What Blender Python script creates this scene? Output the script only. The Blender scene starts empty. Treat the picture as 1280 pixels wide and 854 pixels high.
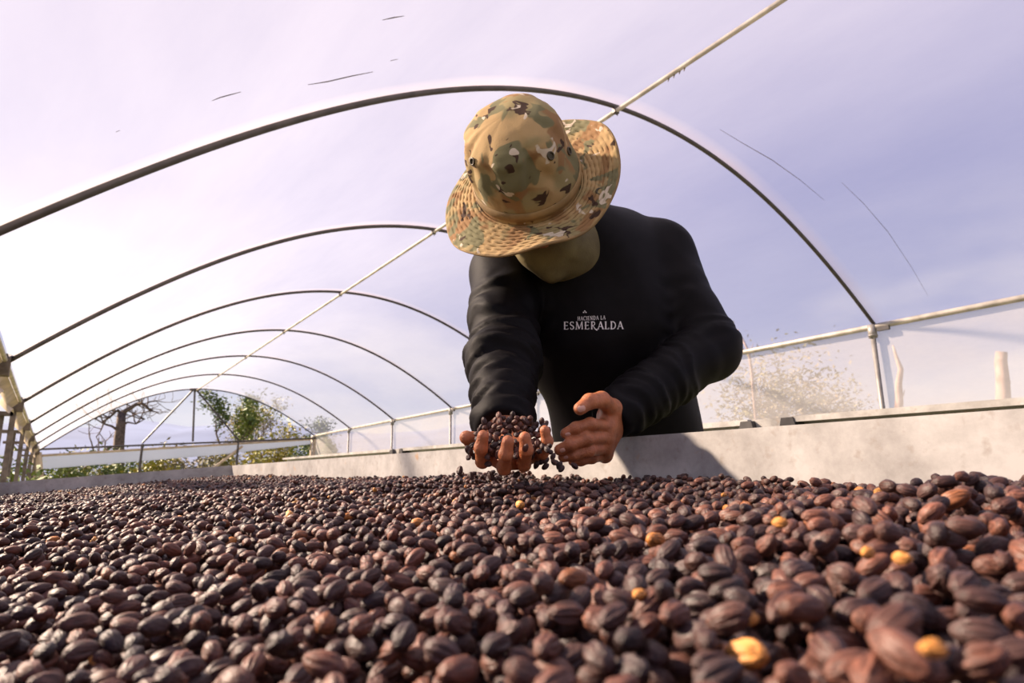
import bpy, bmesh, math, random
import numpy as np
from mathutils import Vector, Matrix, noise
from mathutils.bvhtree import BVHTree

R0 = random.Random(7)
RNG = np.random.default_rng(11)
SC = bpy.context.scene
COL = SC.collection

# ------------------------------------------------------------------ camera
FPX = 808.0
RIGHT = Vector((0.82133928, -0.57032422, -0.01149214))
UP = Vector((-0.11141622, -0.18014647, 0.97730941))
FWD = Vector((0.55945349, 0.8014222, 0.21150474))
cd = bpy.data.cameras.new('camera')
cam = bpy.data.objects.new('camera', cd)
COL.objects.link(cam)
m = Matrix((RIGHT, UP, -FWD)).transposed()
cam.matrix_world = m.to_4x4()
cd.sensor_width = 36.0
cd.lens = FPX / 1280 * 36
cd.clip_start = 0.01
cd.clip_end = 6000
cd.dof.use_dof = True
cd.dof.focus_distance = 0.85
cd.dof.aperture_fstop = 11.0
SC.camera = cam


def ray(px, py):
    return FWD + RIGHT * ((px - 640) / FPX) - UP * ((py - 427) / FPX)


def C(px, py, depth):
    return ray(px, py) * depth


def on_y(px, py, Y):
    d = ray(px, py)
    return d * (Y / d.y)


def on_x(px, py, X):
    d = ray(px, py)
    return d * (X / d.x)


# ------------------------------------------------------------------ view, world, sun
SC.view_settings.view_transform = 'Standard'
SC.view_settings.look = 'None'
SC.view_settings.gamma = 1.0
SC.view_settings.use_curve_mapping = False
SC.view_settings.exposure = 0.0

w = bpy.data.worlds.new('sky')
SC.world = w
w.use_nodes = True
nt = w.node_tree
nt.nodes.clear()
N = nt.nodes.new
tc = N('ShaderNodeTexCoord')
sep = N('ShaderNodeSeparateXYZ')
nt.links.new(tc.outputs['Generated'], sep.inputs[0])
ramp = N('ShaderNodeValToRGB')
e = ramp.color_ramp.elements
e[0].position = 0.0
e[0].color = (0.95, 0.93, 0.98, 1)
e[1].position = 0.75
e[1].color = (0.10, 0.13, 0.42, 1)
k = e.new(0.10); k.color = (0.80, 0.80, 0.92, 1)
k = e.new(0.22); k.color = (0.44, 0.47, 0.74, 1)
k = e.new(0.40); k.color = (0.17, 0.22, 0.56, 1)
nt.links.new(sep.outputs['Z'], ramp.inputs[0])
mp = N('ShaderNodeMapping')
mp.inputs['Scale'].default_value = (2.2, 2.2, 6.0)
nt.links.new(tc.outputs['Generated'], mp.inputs[0])
nz = N('ShaderNodeTexNoise')
nz.inputs['Scale'].default_value = 1.6
nz.inputs['Detail'].default_value = 6
nt.links.new(mp.outputs[0], nz.inputs['Vector'])
cr = N('ShaderNodeValToRGB')
cr.color_ramp.elements[0].position = 0.47
cr.color_ramp.elements[1].position = 0.66
nt.links.new(nz.outputs['Fac'], cr.inputs[0])
low = N('ShaderNodeMapRange')
low.inputs['From Min'].default_value = 0.0
low.inputs['From Max'].default_value = 0.38
low.inputs['To Min'].default_value = 0.9
low.inputs['To Max'].default_value = 0.0
nt.links.new(sep.outputs['Z'], low.inputs['Value'])
mul = N('ShaderNodeMath'); mul.operation = 'MULTIPLY'
nt.links.new(cr.outputs[0], mul.inputs[0]); nt.links.new(low.outputs[0], mul.inputs[1])
mix = N('ShaderNodeMixRGB')
mix.inputs[2].default_value = (1.15, 1.05, 1.02, 1)
nt.links.new(mul.outputs[0], mix.inputs[0]); nt.links.new(ramp.outputs[0], mix.inputs[1])
bg = N('ShaderNodeBackground')
bg.inputs['Strength'].default_value = 0.95
out = N('ShaderNodeOutputWorld')
nt.links.new(mix.outputs[0], bg.inputs[0]); nt.links.new(bg.outputs[0], out.inputs[0])

SUN_DIR = Vector((-0.56, 0.62, 0.53)).normalized()
sd = bpy.data.lights.new('sun', 'SUN')
sd.energy = 15.0
sd.color = (1.0, 0.80, 0.62)
sd.angle = math.radians(2.5)
sun = bpy.data.objects.new('sun', sd)
COL.objects.link(sun)
sun.location = (-4, 4, 6)
sun.rotation_euler = SUN_DIR.to_track_quat('Z', 'Y').to_euler()

# ------------------------------------------------------------------ materials
MATS = {}


def mat(name, col, rough=0.6, metal=0.0, var=0.0, scale=20.0, bump=0.0, bscale=60.0, spec=0.5, col2=None, detail=4.0, sss=0.0, coord='Object'):
    if name in MATS:
        return MATS[name]
    M = bpy.data.materials.new(name)
    M.use_nodes = True
    t = M.node_tree
    b = t.nodes['Principled BSDF']
    b.inputs['Roughness'].default_value = rough
    b.inputs['Metallic'].default_value = metal
    b.inputs['Specular IOR Level'].default_value = spec
    tcn = t.nodes.new('ShaderNodeTexCoord')
    n = t.nodes.new('ShaderNodeTexNoise')
    n.inputs['Scale'].default_value = scale
    n.inputs['Detail'].default_value = detail
    t.links.new(tcn.outputs[coord], n.inputs['Vector'])
    r = t.nodes.new('ShaderNodeValToRGB')
    c2 = col2 or tuple(c * (1 + var) for c in col)
    c1 = col if col2 else tuple(c * (1 - var) for c in col)
    r.color_ramp.elements[0].color = (*c1, 1); r.color_ramp.elements[0].position = 0.35
    r.color_ramp.elements[1].color = (*c2, 1); r.color_ramp.elements[1].position = 0.65
    t.links.new(n.outputs['Fac'], r.inputs[0])
    t.links.new(r.outputs[0], b.inputs['Base Color'])
    if bump:
        n2 = t.nodes.new('ShaderNodeTexNoise')
        n2.inputs['Scale'].default_value = bscale
        n2.inputs['Detail'].default_value = 5
        t.links.new(tcn.outputs[coord], n2.inputs['Vector'])
        bp = t.nodes.new('ShaderNodeBump')
        bp.inputs['Strength'].default_value = bump
        bp.inputs['Distance'].default_value = 0.01
        t.links.new(n2.outputs['Fac'], bp.inputs['Height'])
        t.links.new(bp.outputs[0], b.inputs['Normal'])
    if sss:
        b.inputs['Subsurface Weight'].default_value = sss
        b.inputs['Subsurface Radius'].default_value = (0.012, 0.004, 0.002)
        b.inputs['Subsurface Scale'].default_value = 0.5
    MATS[name] = M
    return M


def film_mat(name, transp, dirt, tint=(0.90, 0.935, 0.985), arch_dirt=False, refl=0.22):
    """thin polythene: part clear, part milky; dust collects along the arches"""
    M = bpy.data.materials.new(name)
    M.use_nodes = True
    t = M.node_tree
    t.nodes.clear()
    n = t.nodes.new
    o = n('ShaderNodeOutputMaterial')
    tr = n('ShaderNodeBsdfTransparent'); tr.inputs[0].default_value = (0.97, 0.96, 0.97, 1)
    tl = n('ShaderNodeBsdfTranslucent'); tl.inputs[0].default_value = (*tint, 1)
    df = n('ShaderNodeBsdfDiffuse'); df.inputs[0].default_value = (*tint, 1)
    gl = n('ShaderNodeBsdfGlossy'); gl.inputs['Roughness'].default_value = 0.25
    tcn = n('ShaderNodeTexCoord')
    mp = n('ShaderNodeMapping'); mp.inputs['Scale'].default_value = (0.9, 0.35, 0.9)
    t.links.new(tcn.outputs['Object'], mp.inputs[0])
    nz = n('ShaderNodeTexNoise'); nz.inputs['Scale'].default_value = 1.3; nz.inputs['Detail'].default_value = 7
    nz.inputs['Roughness'].default_value = 0.6
    t.links.new(mp.outputs[0], nz.inputs['Vector'])
    mr = n('ShaderNodeMapRange')
    mr.inputs['From Min'].default_value = 0.3; mr.inputs['From Max'].default_value = 0.7
    mr.inputs['To Min'].default_value = max(0, 1 - transp - dirt); mr.inputs['To Max'].default_value = min(1, 1 - transp + dirt)
    t.links.new(nz.outputs['Fac'], mr.inputs['Value'])
    fac = mr.outputs[0]
    if arch_dirt:
        sp = n('ShaderNodeSeparateXYZ'); t.links.new(tcn.outputs['Object'], sp.inputs[0])
        a = n('ShaderNodeMath'); a.operation = 'SUBTRACT'; a.inputs[1].default_value = 2.711 - 25
        t.links.new(sp.outputs['Y'], a.inputs[0])
        b = n('ShaderNodeMath'); b.operation = 'MODULO'; b.inputs[1].default_value = 2.5
        t.links.new(a.outputs[0], b.inputs[0])
        c = n('ShaderNodeMapRange')   # dust drifts just uphill of each tube
        c.inputs['From Min'].default_value = 2.38; c.inputs['From Max'].default_value = 2.5
        c.inputs['To Min'].default_value = 0; c.inputs['To Max'].default_value = 1
        t.links.new(b.outputs[0], c.inputs['Value'])
        c2 = n('ShaderNodeMapRange')
        c2.inputs['From Min'].default_value = 0.04; c2.inputs['From Max'].default_value = 0.0
        t.links.new(b.outputs[0], c2.inputs['Value'])
        mx = n('ShaderNodeMath'); mx.operation = 'MAXIMUM'
        t.links.new(c.outputs[0], mx.inputs[0]); t.links.new(c2.outputs[0], mx.inputs[1])
        nz2 = n('ShaderNodeTexNoise'); nz2.inputs['Scale'].default_value = 2.0; nz2.inputs['Detail'].default_value = 5
        t.links.new(tcn.outputs['Object'], nz2.inputs['Vector'])
        mm = n('ShaderNodeMath'); mm.operation = 'MULTIPLY'
        t.links.new(mx.outputs[0], mm.inputs[0]); t.links.new(nz2.outputs['Fac'], mm.inputs[1])
        cm = n('ShaderNodeMixRGB'); cm.inputs[1].default_value = (*tint, 1); cm.inputs[2].default_value = (0.62, 0.44, 0.33, 1)
        t.links.new(mm.outputs[0], cm.inputs[0])
        t.links.new(cm.outputs[0], tl.inputs[0]); t.links.new(cm.outputs[0], df.inputs[0])
        ad = n('ShaderNodeMath'); ad.operation = 'ADD'; ad.use_clamp = True
        m3 = n('ShaderNodeMath'); m3.operation = 'MULTIPLY'; m3.inputs[1].default_value = 0.45
        t.links.new(mm.outputs[0], m3.inputs[0])
        t.links.new(fac, ad.inputs[0]); t.links.new(m3.outputs[0], ad.inputs[1])
        fac = ad.outputs[0]
    m1 = n('ShaderNodeMixShader'); m1.inputs[0].default_value = refl
    t.links.new(tl.outputs[0], m1.inputs[1]); t.links.new(df.outputs[0], m1.inputs[2])
    m2 = n('ShaderNodeMixShader')
    t.links.new(fac, m2.inputs[0]); t.links.new(tr.outputs[0], m2.inputs[1]); t.links.new(m1.outputs[0], m2.inputs[2])
    m4 = n('ShaderNodeMixShader'); m4.inputs[0].default_value = 0.02
    t.links.new(m2.outputs[0], m4.inputs[1]); t.links.new(gl.outputs[0], m4.inputs[2])
    t.links.new(m4.outputs[0], o.inputs[0])
    return M


M_FILM = film_mat('roof_film', 0.69, 0.03, arch_dirt=True)
M_SIDE = film_mat('side_film', 0.46, 0.18, tint=(0.92, 0.87, 0.83), refl=0.38)
M_SHEET = film_mat('pale_sheet', 0.08, 0.03, tint=(0.40, 0.44, 0.52))
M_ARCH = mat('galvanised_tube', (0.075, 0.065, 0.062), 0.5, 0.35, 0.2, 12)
M_PURLIN = mat('weathered_purlin', (0.52, 0.47, 0.40), 0.5, 0.3, 0.25, 8, 0.1, 40)
M_POST = mat('post_metal', (0.30, 0.28, 0.26), 0.5, 0.3, 0.2, 9)
M_DARKM = mat('dark_bracket', (0.05, 0.045, 0.045), 0.6, 0.2, 0.2, 30)
M_WOOD = mat('grey_weathered_wood', (0.17, 0.135, 0.11), 0.85, 0, 0.35, 14, 0.3, 40)
M_PALEWOOD = mat('pale_wood', (0.55, 0.44, 0.32), 0.8, 0, 0.2, 10, 0.2, 40)
M_TARP = mat('tan_curtain', (0.50, 0.40, 0.30), 0.7, 0, 0.15, 6)
M_WHITE = mat('white_sheet', (0.72, 0.74, 0.80), 0.5, 0, 0.06, 4)
M_SHIRT = mat('black_cotton', (0.0036, 0.0024, 0.0030), 0.6, 0, 0.2, 40, 0.12, 900, 0.11)
M_TROUSER = mat('dark_trousers', (0.02, 0.022, 0.03), 0.85, 0, 0.2, 40, 0.1, 500)
M_BOOT = mat('brown_boot', (0.05, 0.03, 0.02), 0.6, 0, 0.2, 30)
M_SKIN = mat('tanned_skin', (0.44, 0.15, 0.06), 0.48, 0, 0.16, 70, 0.25, 380, 0.45, sss=0.25)
M_NAIL = mat('fingernail', (0.62, 0.33, 0.24), 0.3, 0, 0.05, 60)
M_GAITER = mat('olive_gaiter', (0.10, 0.075, 0.03), 0.8, 0, 0.3, 14, 0.1, 300, col2=(0.19, 0.15, 0.06))
M_PRINT = mat('white_print', (0.80, 0.74, 0.74), 0.7, 0, 0.05, 50)
M_BARK = mat('bark', (0.16, 0.115, 0.09), 0.9, 0, 0.35, 12, 0.3, 30)
M_STUMP = mat('pale_stump', (0.38, 0.27, 0.22), 0.9, 0, 0.3, 8, 0.3, 20)
M_LEAF = mat('green_leaf', (0.10, 0.16, 0.03), 0.6, 0, 0.3, 2, col2=(0.22, 0.27, 0.05))
M_LEAFY = mat('yellow_leaf', (0.42, 0.33, 0.05), 0.6, 0, 0.3, 2, col2=(0.26, 0.28, 0.05))
M_LEAFD = mat('dry_leaf', (0.30, 0.23, 0.13), 0.7, 0, 0.3, 2, col2=(0.20, 0.20, 0.09))
M_GROUND = mat('dry_grass', (0.20, 0.17, 0.08), 0.95, 0, 0.3, 0.8, 0.4, 8, col2=(0.13, 0.17, 0.05))
M_HILL = mat('far_hill_haze_tint', (0.20, 0.25, 0.38), 1.0, 0, 0.15, 0.004)  # blue base colour paints in the atmospheric haze of distance


def bed_metal():
    M = bpy.data.materials.new('galvanised_bed')
    M.use_nodes = True
    t = M.node_tree
    b = t.nodes['Principled BSDF']
    n = t.nodes.new
    tcn = n('ShaderNodeTexCoord')
    n1 = n('ShaderNodeTexNoise'); n1.inputs['Scale'].default_value = 9; n1.inputs['Detail'].default_value = 8
    n1.inputs['Roughness'].default_value = 0.7
    t.links.new(tcn.outputs['Object'], n1.inputs['Vector'])
    r1 = n('ShaderNodeValToRGB')
    r1.color_ramp.elements[0].position = 0.30; r1.color_ramp.elements[0].color = (0.25, 0.235, 0.22, 1)
    r1.color_ramp.elements[1].position = 0.62; r1.color_ramp.elements[1].color = (0.47, 0.45, 0.425, 1)
    t.links.new(n1.outputs['Fac'], r1.inputs[0])
    # dirt specks and rust
    n2 = n('ShaderNodeTexNoise'); n2.inputs['Scale'].default_value = 55; n2.inputs['Detail'].default_value = 6
    t.links.new(tcn.outputs['Object'], n2.inputs['Vector'])
    r2 = n('ShaderNodeValToRGB')
    r2.color_ramp.elements[0].position = 0.57; r2.color_ramp.elements[0].color = (0, 0, 0, 1)
    r2.color_ramp.elements[1].position = 0.74; r2.color_ramp.elements[1].color = (1, 1, 1, 1)
    t.links.new(n2.outputs['Fac'], r2.inputs[0])
    m1 = n('ShaderNodeMixRGB'); m1.inputs[2].default_value = (0.22, 0.17, 0.13, 1)
    k1 = n('ShaderNodeMath'); k1.operation = 'MULTIPLY'; k1.inputs[1].default_value = 0.55
    t.links.new(r2.outputs[0], k1.inputs[0]); t.links.new(k1.outputs[0], m1.inputs[0]); t.links.new(r1.outputs[0], m1.inputs[1])
    n3 = n('ShaderNodeTexNoise'); n3.inputs['Scale'].default_value = 21; n3.inputs['Detail'].default_value = 3
    t.links.new(tcn.outputs['Object'], n3.inputs['Vector'])
    r3 = n('ShaderNodeValToRGB')
    r3.color_ramp.elements[0].position = 0.66; r3.color_ramp.elements[0].color = (0, 0, 0, 1)
    r3.color_ramp.elements[1].position = 0.76; r3.color_ramp.elements[1].color = (1, 1, 1, 1)
    t.links.new(n3.outputs['Fac'], r3.inputs[0])
    m2 = n('ShaderNodeMixRGB'); m2.inputs[2].default_value = (0.45, 0.25, 0.10, 1)
    k2 = n('ShaderNodeMath'); k2.operation = 'MULTIPLY'; k2.inputs[1].default_value = 0.7
    t.links.new(r3.outputs[0], k2.inputs[0]); t.links.new(k2.outputs[0], m2.inputs[0]); t.links.new(m1.outputs[0], m2.inputs[1])
    t.links.new(m2.outputs[0], b.inputs['Base Color'])
    b.inputs['Roughness'].default_value = 0.55
    b.inputs['Metallic'].default_value = 0.15
    return M


M_BED = bed_metal()


def bean_mat():
    M = bpy.data.materials.new('dried_coffee_cherry')
    M.use_nodes = True
    t = M.node_tree
    b = t.nodes['Principled BSDF']
    n = t.nodes.new
    at = n('ShaderNodeAttribute'); at.attribute_name = 'bean_local'   # position inside one cherry, x along its length
    ac = n('ShaderNodeAttribute'); ac.attribute_name = 'bean_tint'
    ob = n('ShaderNodeObjectInfo')
    ad = n('ShaderNodeVectorMath'); ad.operation = 'ADD'
    t.links.new(at.outputs['Vector'], ad.inputs[0])
    sc_ = n('ShaderNodeVectorMath'); sc_.operation = 'SCALE'; sc_.inputs['Scale'].default_value = 9.0
    t.links.new(ac.outputs['Color'], sc_.inputs[0])
    t.links.new(sc_.outputs[0], ad.inputs[1])
    mp = n('ShaderNodeMapping'); mp.inputs['Scale'].default_value = (0.55, 2.6, 2.6)
    t.links.new(ad.outputs[0], mp.inputs[0])
    wr = n('ShaderNodeTexNoise'); wr.inputs['Scale'].default_value = 1.5; wr.inputs['Detail'].default_value = 4
    t.links.new(mp.outputs[0], wr.inputs['Vector'])
    rr = n('ShaderNodeValToRGB')
    rr.color_ramp.elements[0].position = 0.32; rr.color_ramp.elements[0].color = (0.45, 0.42, 0.42, 1)
    rr.color_ramp.elements[1].position = 0.70; rr.color_ramp.elements[1].color = (1.5, 1.4, 1.35, 1)
    t.links.new(wr.outputs['Fac'], rr.inputs[0])
    mx = n('ShaderNodeMixRGB'); mx.blend_type = 'MULTIPLY'; mx.inputs[0].default_value = 1
    t.links.new(ac.outputs['Color'], mx.inputs[1]); t.links.new(rr.outputs[0], mx.inputs[2])
    t.links.new(mx.outputs[0], b.inputs['Base Color'])
    bp = n('ShaderNodeBump'); bp.inputs['Strength'].default_value = 0.8; bp.inputs['Distance'].default_value = 0.0014
    t.links.new(wr.outputs['Fac'], bp.inputs['Height']); t.links.new(bp.outputs[0], b.inputs['Normal'])
    b.inputs['Roughness'].default_value = 0.47
    b.inputs['Specular IOR Level'].default_value = 0.42
    return M


M_BEAN = bean_mat()


def camo_mat():
    M = bpy.data.materials.new('camouflage_cloth')
    M.use_nodes = True
    t = M.node_tree
    b = t.nodes['Principled BSDF']
    n = t.nodes.new
    tcn = n('ShaderNodeTexCoord')

    def blot(scale, off, lo, hi, sx=1.0, sz=1.0, det=2.0):
        mp = n('ShaderNodeMapping'); mp.inputs['Location'].default_value = off; mp.inputs['Scale'].default_value = (sx, 1.0, sz)
        t.links.new(tcn.outputs['Object'], mp.inputs[0])
        z = n('ShaderNodeTexNoise'); z.inputs['Scale'].default_value = scale; z.inputs['Detail'].default_value = det
        z.inputs['Distortion'].default_value = 0.6
        t.links.new(mp.outputs[0], z.inputs['Vector'])
        r = n('ShaderNodeValToRGB')
        r.color_ramp.elements[0].position = lo; r.color_ramp.elements[0].color = (0, 0, 0, 1)
        r.color_ramp.elements[1].position = hi; r.color_ramp.elements[1].color = (1, 1, 1, 1)
        t.links.new(z.outputs['Fac'], r.inputs[0])
        return r.outputs[0]
    cur = None
    base = n('ShaderNodeRGB'); base.outputs[0].default_value = (0.40, 0.27, 0.13, 1)
    cur = base.outputs[0]
    for (sc_, off, lo, hi, col, sx, sz) in [
            (11, (3, 1, 2), 0.50, 0.62, (0.27, 0.215, 0.105), 1, 1),      # olive drift
            (15, (7, 5, 1), 0.52, 0.58, (0.26, 0.145, 0.065), 1, 1),     # brown
            (17, (1, 9, 4), 0.55, 0.58, (0.165, 0.15, 0.08), 1, 1),     # green
            (26, (5, 2, 8), 0.62, 0.64, (0.055, 0.03, 0.02), 1, 1.5),    # dark brown strokes
            (24, (9, 7, 3), 0.645, 0.66, (0.55, 0.46, 0.36), 1, 1.4)]:   # pale strokes
        f = blot(sc_, off, lo, hi, sx, sz)
        mx = n('ShaderNodeMixRGB'); mx.inputs[2].default_value = (*col, 1)
        t.links.new(f, mx.inputs[0]); t.links.new(cur, mx.inputs[1])
        cur = mx.outputs[0]
    t.links.new(cur, b.inputs['Base Color'])
    wv = n('ShaderNodeTexNoise'); wv.inputs['Scale'].default_value = 420
    t.links.new(tcn.outputs['Object'], wv.inputs['Vector'])
    bp = n('ShaderNodeBump'); bp.inputs['Strength'].default_value = 0.2; bp.inputs['Distance'].default_value = 0.002
    t.links.new(wv.outputs['Fac'], bp.inputs['Height']); t.links.new(bp.outputs[0], b.inputs['Normal'])
    b.inputs['Roughness'].default_value = 0.85
    b.inputs['Specular IOR Level'].default_value = 0.2
    return M


M_CAMO = camo_mat()
M_BAND = mat('tan_webbing', (0.27, 0.17, 0.07), 0.8, 0, 0.2, 30, 0.2, 500)
M_GROM = mat('dark_grommet', (0.06, 0.045, 0.025), 0.45, 0.3, 0.2, 60)

# ------------------------------------------------------------------ mesh helpers


def new_obj(name, me, material, parent=None, smooth=False):
    o = bpy.data.objects.new(name, me)
    COL.objects.link(o)
    if material is not None and not me.materials:
        me.materials.append(material)
    if smooth:
        me.polygons.foreach_set('use_smooth', np.ones(len(me.polygons), bool))
    if parent is not None:
        o.parent = parent
        o.matrix_parent_inverse = parent.matrix_world.inverted() if parent.type != 'EMPTY' else Matrix.Translation(-parent.location)
    return o


def tag(o, label=None, cat=None, group=None, kind=None):
    if label: o['label'] = label
    if cat: o['category'] = cat
    if group: o['group'] = group
    if kind: o['kind'] = kind
    return o


def empty(name, loc):
    o = bpy.data.objects.new(name, None)
    o.empty_display_size = 0.1
    o.location = loc
    COL.objects.link(o)
    return o


class MB:
    def __init__(s):
        s.v = []; s.f = []

    def add(s, vs, fs):
        b = len(s.v)
        s.v += [tuple(x) for x in vs]
        s.f += [tuple(b + i for i in f) for f in fs]

    def box(s, c, ax, ay, az, hx, hy, hz):
        c = Vector(c); ax = Vector(ax).normalized() * hx; ay = Vector(ay).normalized() * hy; az = Vector(az).normalized() * hz
        vs = [c + ax * i + ay * j + az * k for i in (-1, 1) for j in (-1, 1) for k in (-1, 1)]
        s.add(vs, [(0, 1, 3, 2), (4, 6, 7, 5), (0, 4, 5, 1), (2, 3, 7, 6), (0, 2, 6, 4), (1, 5, 7, 3)])

    def quadbox(s, a, b, c, d, n, th):
        """slab with outline a b c d, thickness th along n"""
        n = Vector(n).normalized() * th
        P = [Vector(x) for x in (a, b, c, d)]
        vs = P + [x + n for x in P]
        s.add(vs, [(0, 3, 2, 1), (4, 5, 6, 7), (0, 1, 5, 4), (1, 2, 6, 5), (2, 3, 7, 6), (3, 0, 4, 7)])

    def tube(s, pts, r, seg=10, cap=True):
        pts = [Vector(p) for p in pts]
        rs = r if isinstance(r, (list, tuple)) else [r] * len(pts)
        t = (pts[1] - pts[0]).normalized()
        up = Vector((0, 0, 1)) if abs(t.z) < 0.9 else Vector((0, 1, 0))
        vs = []
        x = t.cross(up).normalized()
        for i, p in enumerate(pts):
            t = (pts[min(i + 1, len(pts) - 1)] - pts[max(i - 1, 0)]).normalized()
            x = (x - t * x.dot(t)).normalized()
            y = t.cross(x)
            for k in range(seg):
                a = 2 * math.pi * k / seg
                vs.append(p + (x * math.cos(a) + y * math.sin(a)) * rs[i])
        fs = []
        for i in range(len(pts) - 1):
            for k in range(seg):
                fs.append((i * seg + k, i * seg + (k + 1) % seg, (i + 1) * seg + (k + 1) % seg, (i + 1) * seg + k))
        if cap:
            fs.append(tuple(range(seg))[::-1]); fs.append(tuple(range((len(pts) - 1) * seg, len(pts) * seg)))
        s.add(vs, fs)

    def build(s, name, material, parent=None, smooth=False):
        me = bpy.data.meshes.new(name)
        me.from_pydata(s.v, [], s.f)
        me.update()
        return new_obj(name, me, material, parent, smooth)


def part(name, material, parent, fn, smooth=False):
    b = MB(); fn(b)
    return b.build(name, material, parent, smooth)


# ------------------------------------------------------------------ the greenhouse
XL, XR, HE, Y0, DL = -0.318, 5.790, 1.304, 2.711, -0.506
SLOPE = -DL / (XR - XL)
ARCH_Y = [Y0 + 2.5 * k for k in range(-2, 6)] + [17.9]
YB = 17.9


def arch_pt(s, y, off=0.0):
    c = (XL + XR) / 2; hw = (XR - XL) / 2
    z = 1.4381 * (1 - s * s) - 0.1119 * (1 - s ** 4)
    return Vector((c + hw * s, y, HE + z + DL * (1 - s) / 2 + off))


def ground_z(x, y):
    return -1.02 + SLOPE * (min(max(x, -30), 30) - 0.8)


# ground
def f(b):
    xs = [-60, -30, -12, -6, -2, 0, 2, 4, 6, 9, 14, 20, 30, 60]
    ys = [-20, -8, 0, 4, 8, 12, 16, 20, 26, 34, 50, 80]
    vs = [(x, y, ground_z(x, y) + (0 if -1 < x < 7 and y < 19 else 0.15 * noise.noise((x * .2, y * .2, 0)))) for x in xs for y in ys]
    n = len(ys)
    b.add(vs, [(i * n + j, (i + 1) * n + j, (i + 1) * n + j + 1, i * n + j + 1) for i in range(len(xs) - 1) for j in range(n - 1)])


g = part('floor', M_GROUND, None, f)
tag(g, 'dry grassy hillside ground under and around the greenhouse', 'ground', kind='structure')


def f(b):
    n = 90
    vs = []
    for ring in range(5):
        for i in range(n + 1):
            a = math.radians(-50 + 150 * i / n)
            d = 900 + ring * 350
            h = [0.0, 0.45, 0.8, 1.0, 0.6][ring]
            el = 0.075 + 0.03 * noise.noise((i * 0.09, 3.3, 0)) + 0.012 * noise.noise((i * 0.35, 1.2, ring))
            vs.append((math.sin(a) * d, math.cos(a) * d, -30 + h * d * el * 1.25))
    b.add(vs, [(r * (n + 1) + i, r * (n + 1) + i + 1, (r + 1) * (n + 1) + i + 1, (r + 1) * (n + 1) + i) for r in range(4) for i in range(n)])
    # slope leading down to the valley
    b.add([(-700, 80, -6), (900, 80, -6), (1500, 900, -40), (-1200, 900, -40)], [(0, 1, 2, 3)])


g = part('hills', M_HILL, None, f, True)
tag(g, 'blue hills with haze painted into their colour, far beyond the open end of the greenhouse', 'hills', kind='structure')

# roof film
ceil_o = None
def f(b):
    ns = 72
    ys = np.arange(-2.3, YB + 0.01, 0.2)
    ys = np.append(ys[ys < YB - .05], YB)
    for y in ys:
        ph = ((y - Y0) / 2.5) % 1.0
        sag = -0.02 * math.sin(math.pi * ph)
        for i in range(ns + 1):
            s = -1 + 2 * i / ns
            p = arch_pt(s, y, 0.017 + sag * (1 - abs(s) ** 3) + 0.004 * noise.noise((s * 9, y * 1.2, 0)))
            b.v.append(tuple(p))
    for j in range(len(ys) - 1):
        for i in range(ns):
            b.f.append((j * (ns + 1) + i, j * (ns + 1) + i + 1, (j + 1) * (ns + 1) + i + 1, (j + 1) * (ns + 1) + i))


ceil_o = part('ceiling', M_FILM, None, f, True)
tag(ceil_o, 'arched milky polythene film roof of the drying greenhouse', 'roof', kind='structure')
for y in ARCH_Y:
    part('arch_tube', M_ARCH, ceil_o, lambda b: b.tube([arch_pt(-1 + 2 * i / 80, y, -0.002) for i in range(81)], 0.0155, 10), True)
part('ridge_purlin', M_PURLIN, ceil_o, lambda b: b.tube([arch_pt(0.0, y, -0.034) for y in (-2.3, 5, 12, YB)], 0.015, 10), True)
for y in ARCH_Y[1:]:
    def f(b):
        p = arch_pt(0.0, y, -0.03)
        b.tube([p + Vector((0, -.012, .02)), p + Vector((0, -.012, -.03)), p + Vector((0, -.012, -.042))], 0.004, 6)
        b.box(p + Vector((0, 0, -.0)), (1, 0, 0), (0, 1, 0), (0, 0, 1), .02, .012, .02)
    part('ridge_clamp', M_ARCH, ceil_o, f)
# twists of tape left on the ridge tube
for (px, py) in [(835, 92), (842, 88), (849, 84), (855, 80)]:
    d = ray(px, py)
    # meet the ridge tube's plane
    p0 = arch_pt(0.0, 0, -0.034)
    t_ = p0.x / d.x
    p = d * t_
    p.z = p0.z
    part('tape_scrap', M_WOOD, ceil_o, lambda b: b.tube([p + Vector((0, 0, .016)), p + Vector((.004, 0, -.012)), p + Vector((.0, .004, -.034))], [0.005, .006, .002], 6))

# scuffs and patches on the film
film_tree = BVHTree.FromPolygons([v.co[:] for v in ceil_o.data.vertices], [tuple(p.vertices) for p in ceil_o.data.polygons])


def scuff(pts, wd, material):
    V, Fq = [], []
    for i, (px, py) in enumerate(pts):
        t_ = i / (len(pts) - 1)
        w_ = wd * (.25 + .75 * math.sin(math.pi * min(max(t_, .08), .92)))
        for sg in (-1, 1):
            h_ = film_tree.ray_cast(Vector((0, 0, 0)), ray(px, py + sg * w_).normalized())
            if h_[0] is None: return
            V.append(tuple(h_[0] * .9985))
        if i: Fq.append((2 * i - 2, 2 * i - 1, 2 * i + 1, 2 * i))
    me = bpy.data.meshes.new('film_scuff'); me.from_pydata(V, [], Fq); me.update()
    new_obj('film_scuff', me, material, ceil_o)


M_SCUFF = mat('dark_scuff', (0.16, 0.13, 0.13), 0.8, 0, 0.3, 60)
for pts in ([(265, 126), (275, 122), (286, 119), (301, 115)], [(385, 106), (410, 102), (440, 95), (466, 90)], [(478, 25), (492, 22), (505, 20)], [(488, 76), (497, 74)], [(145, 165), (150, 163)]):
    scuff(pts, .8, M_SCUFF)
for pts in ([(900, 162), (930, 180), (965, 200), (1000, 225), (1030, 250)], [(1052, 228), (1080, 255), (1110, 290), (1140, 335), (1160, 370)]):
    scuff(pts, .5, M_SCUFF)

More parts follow.
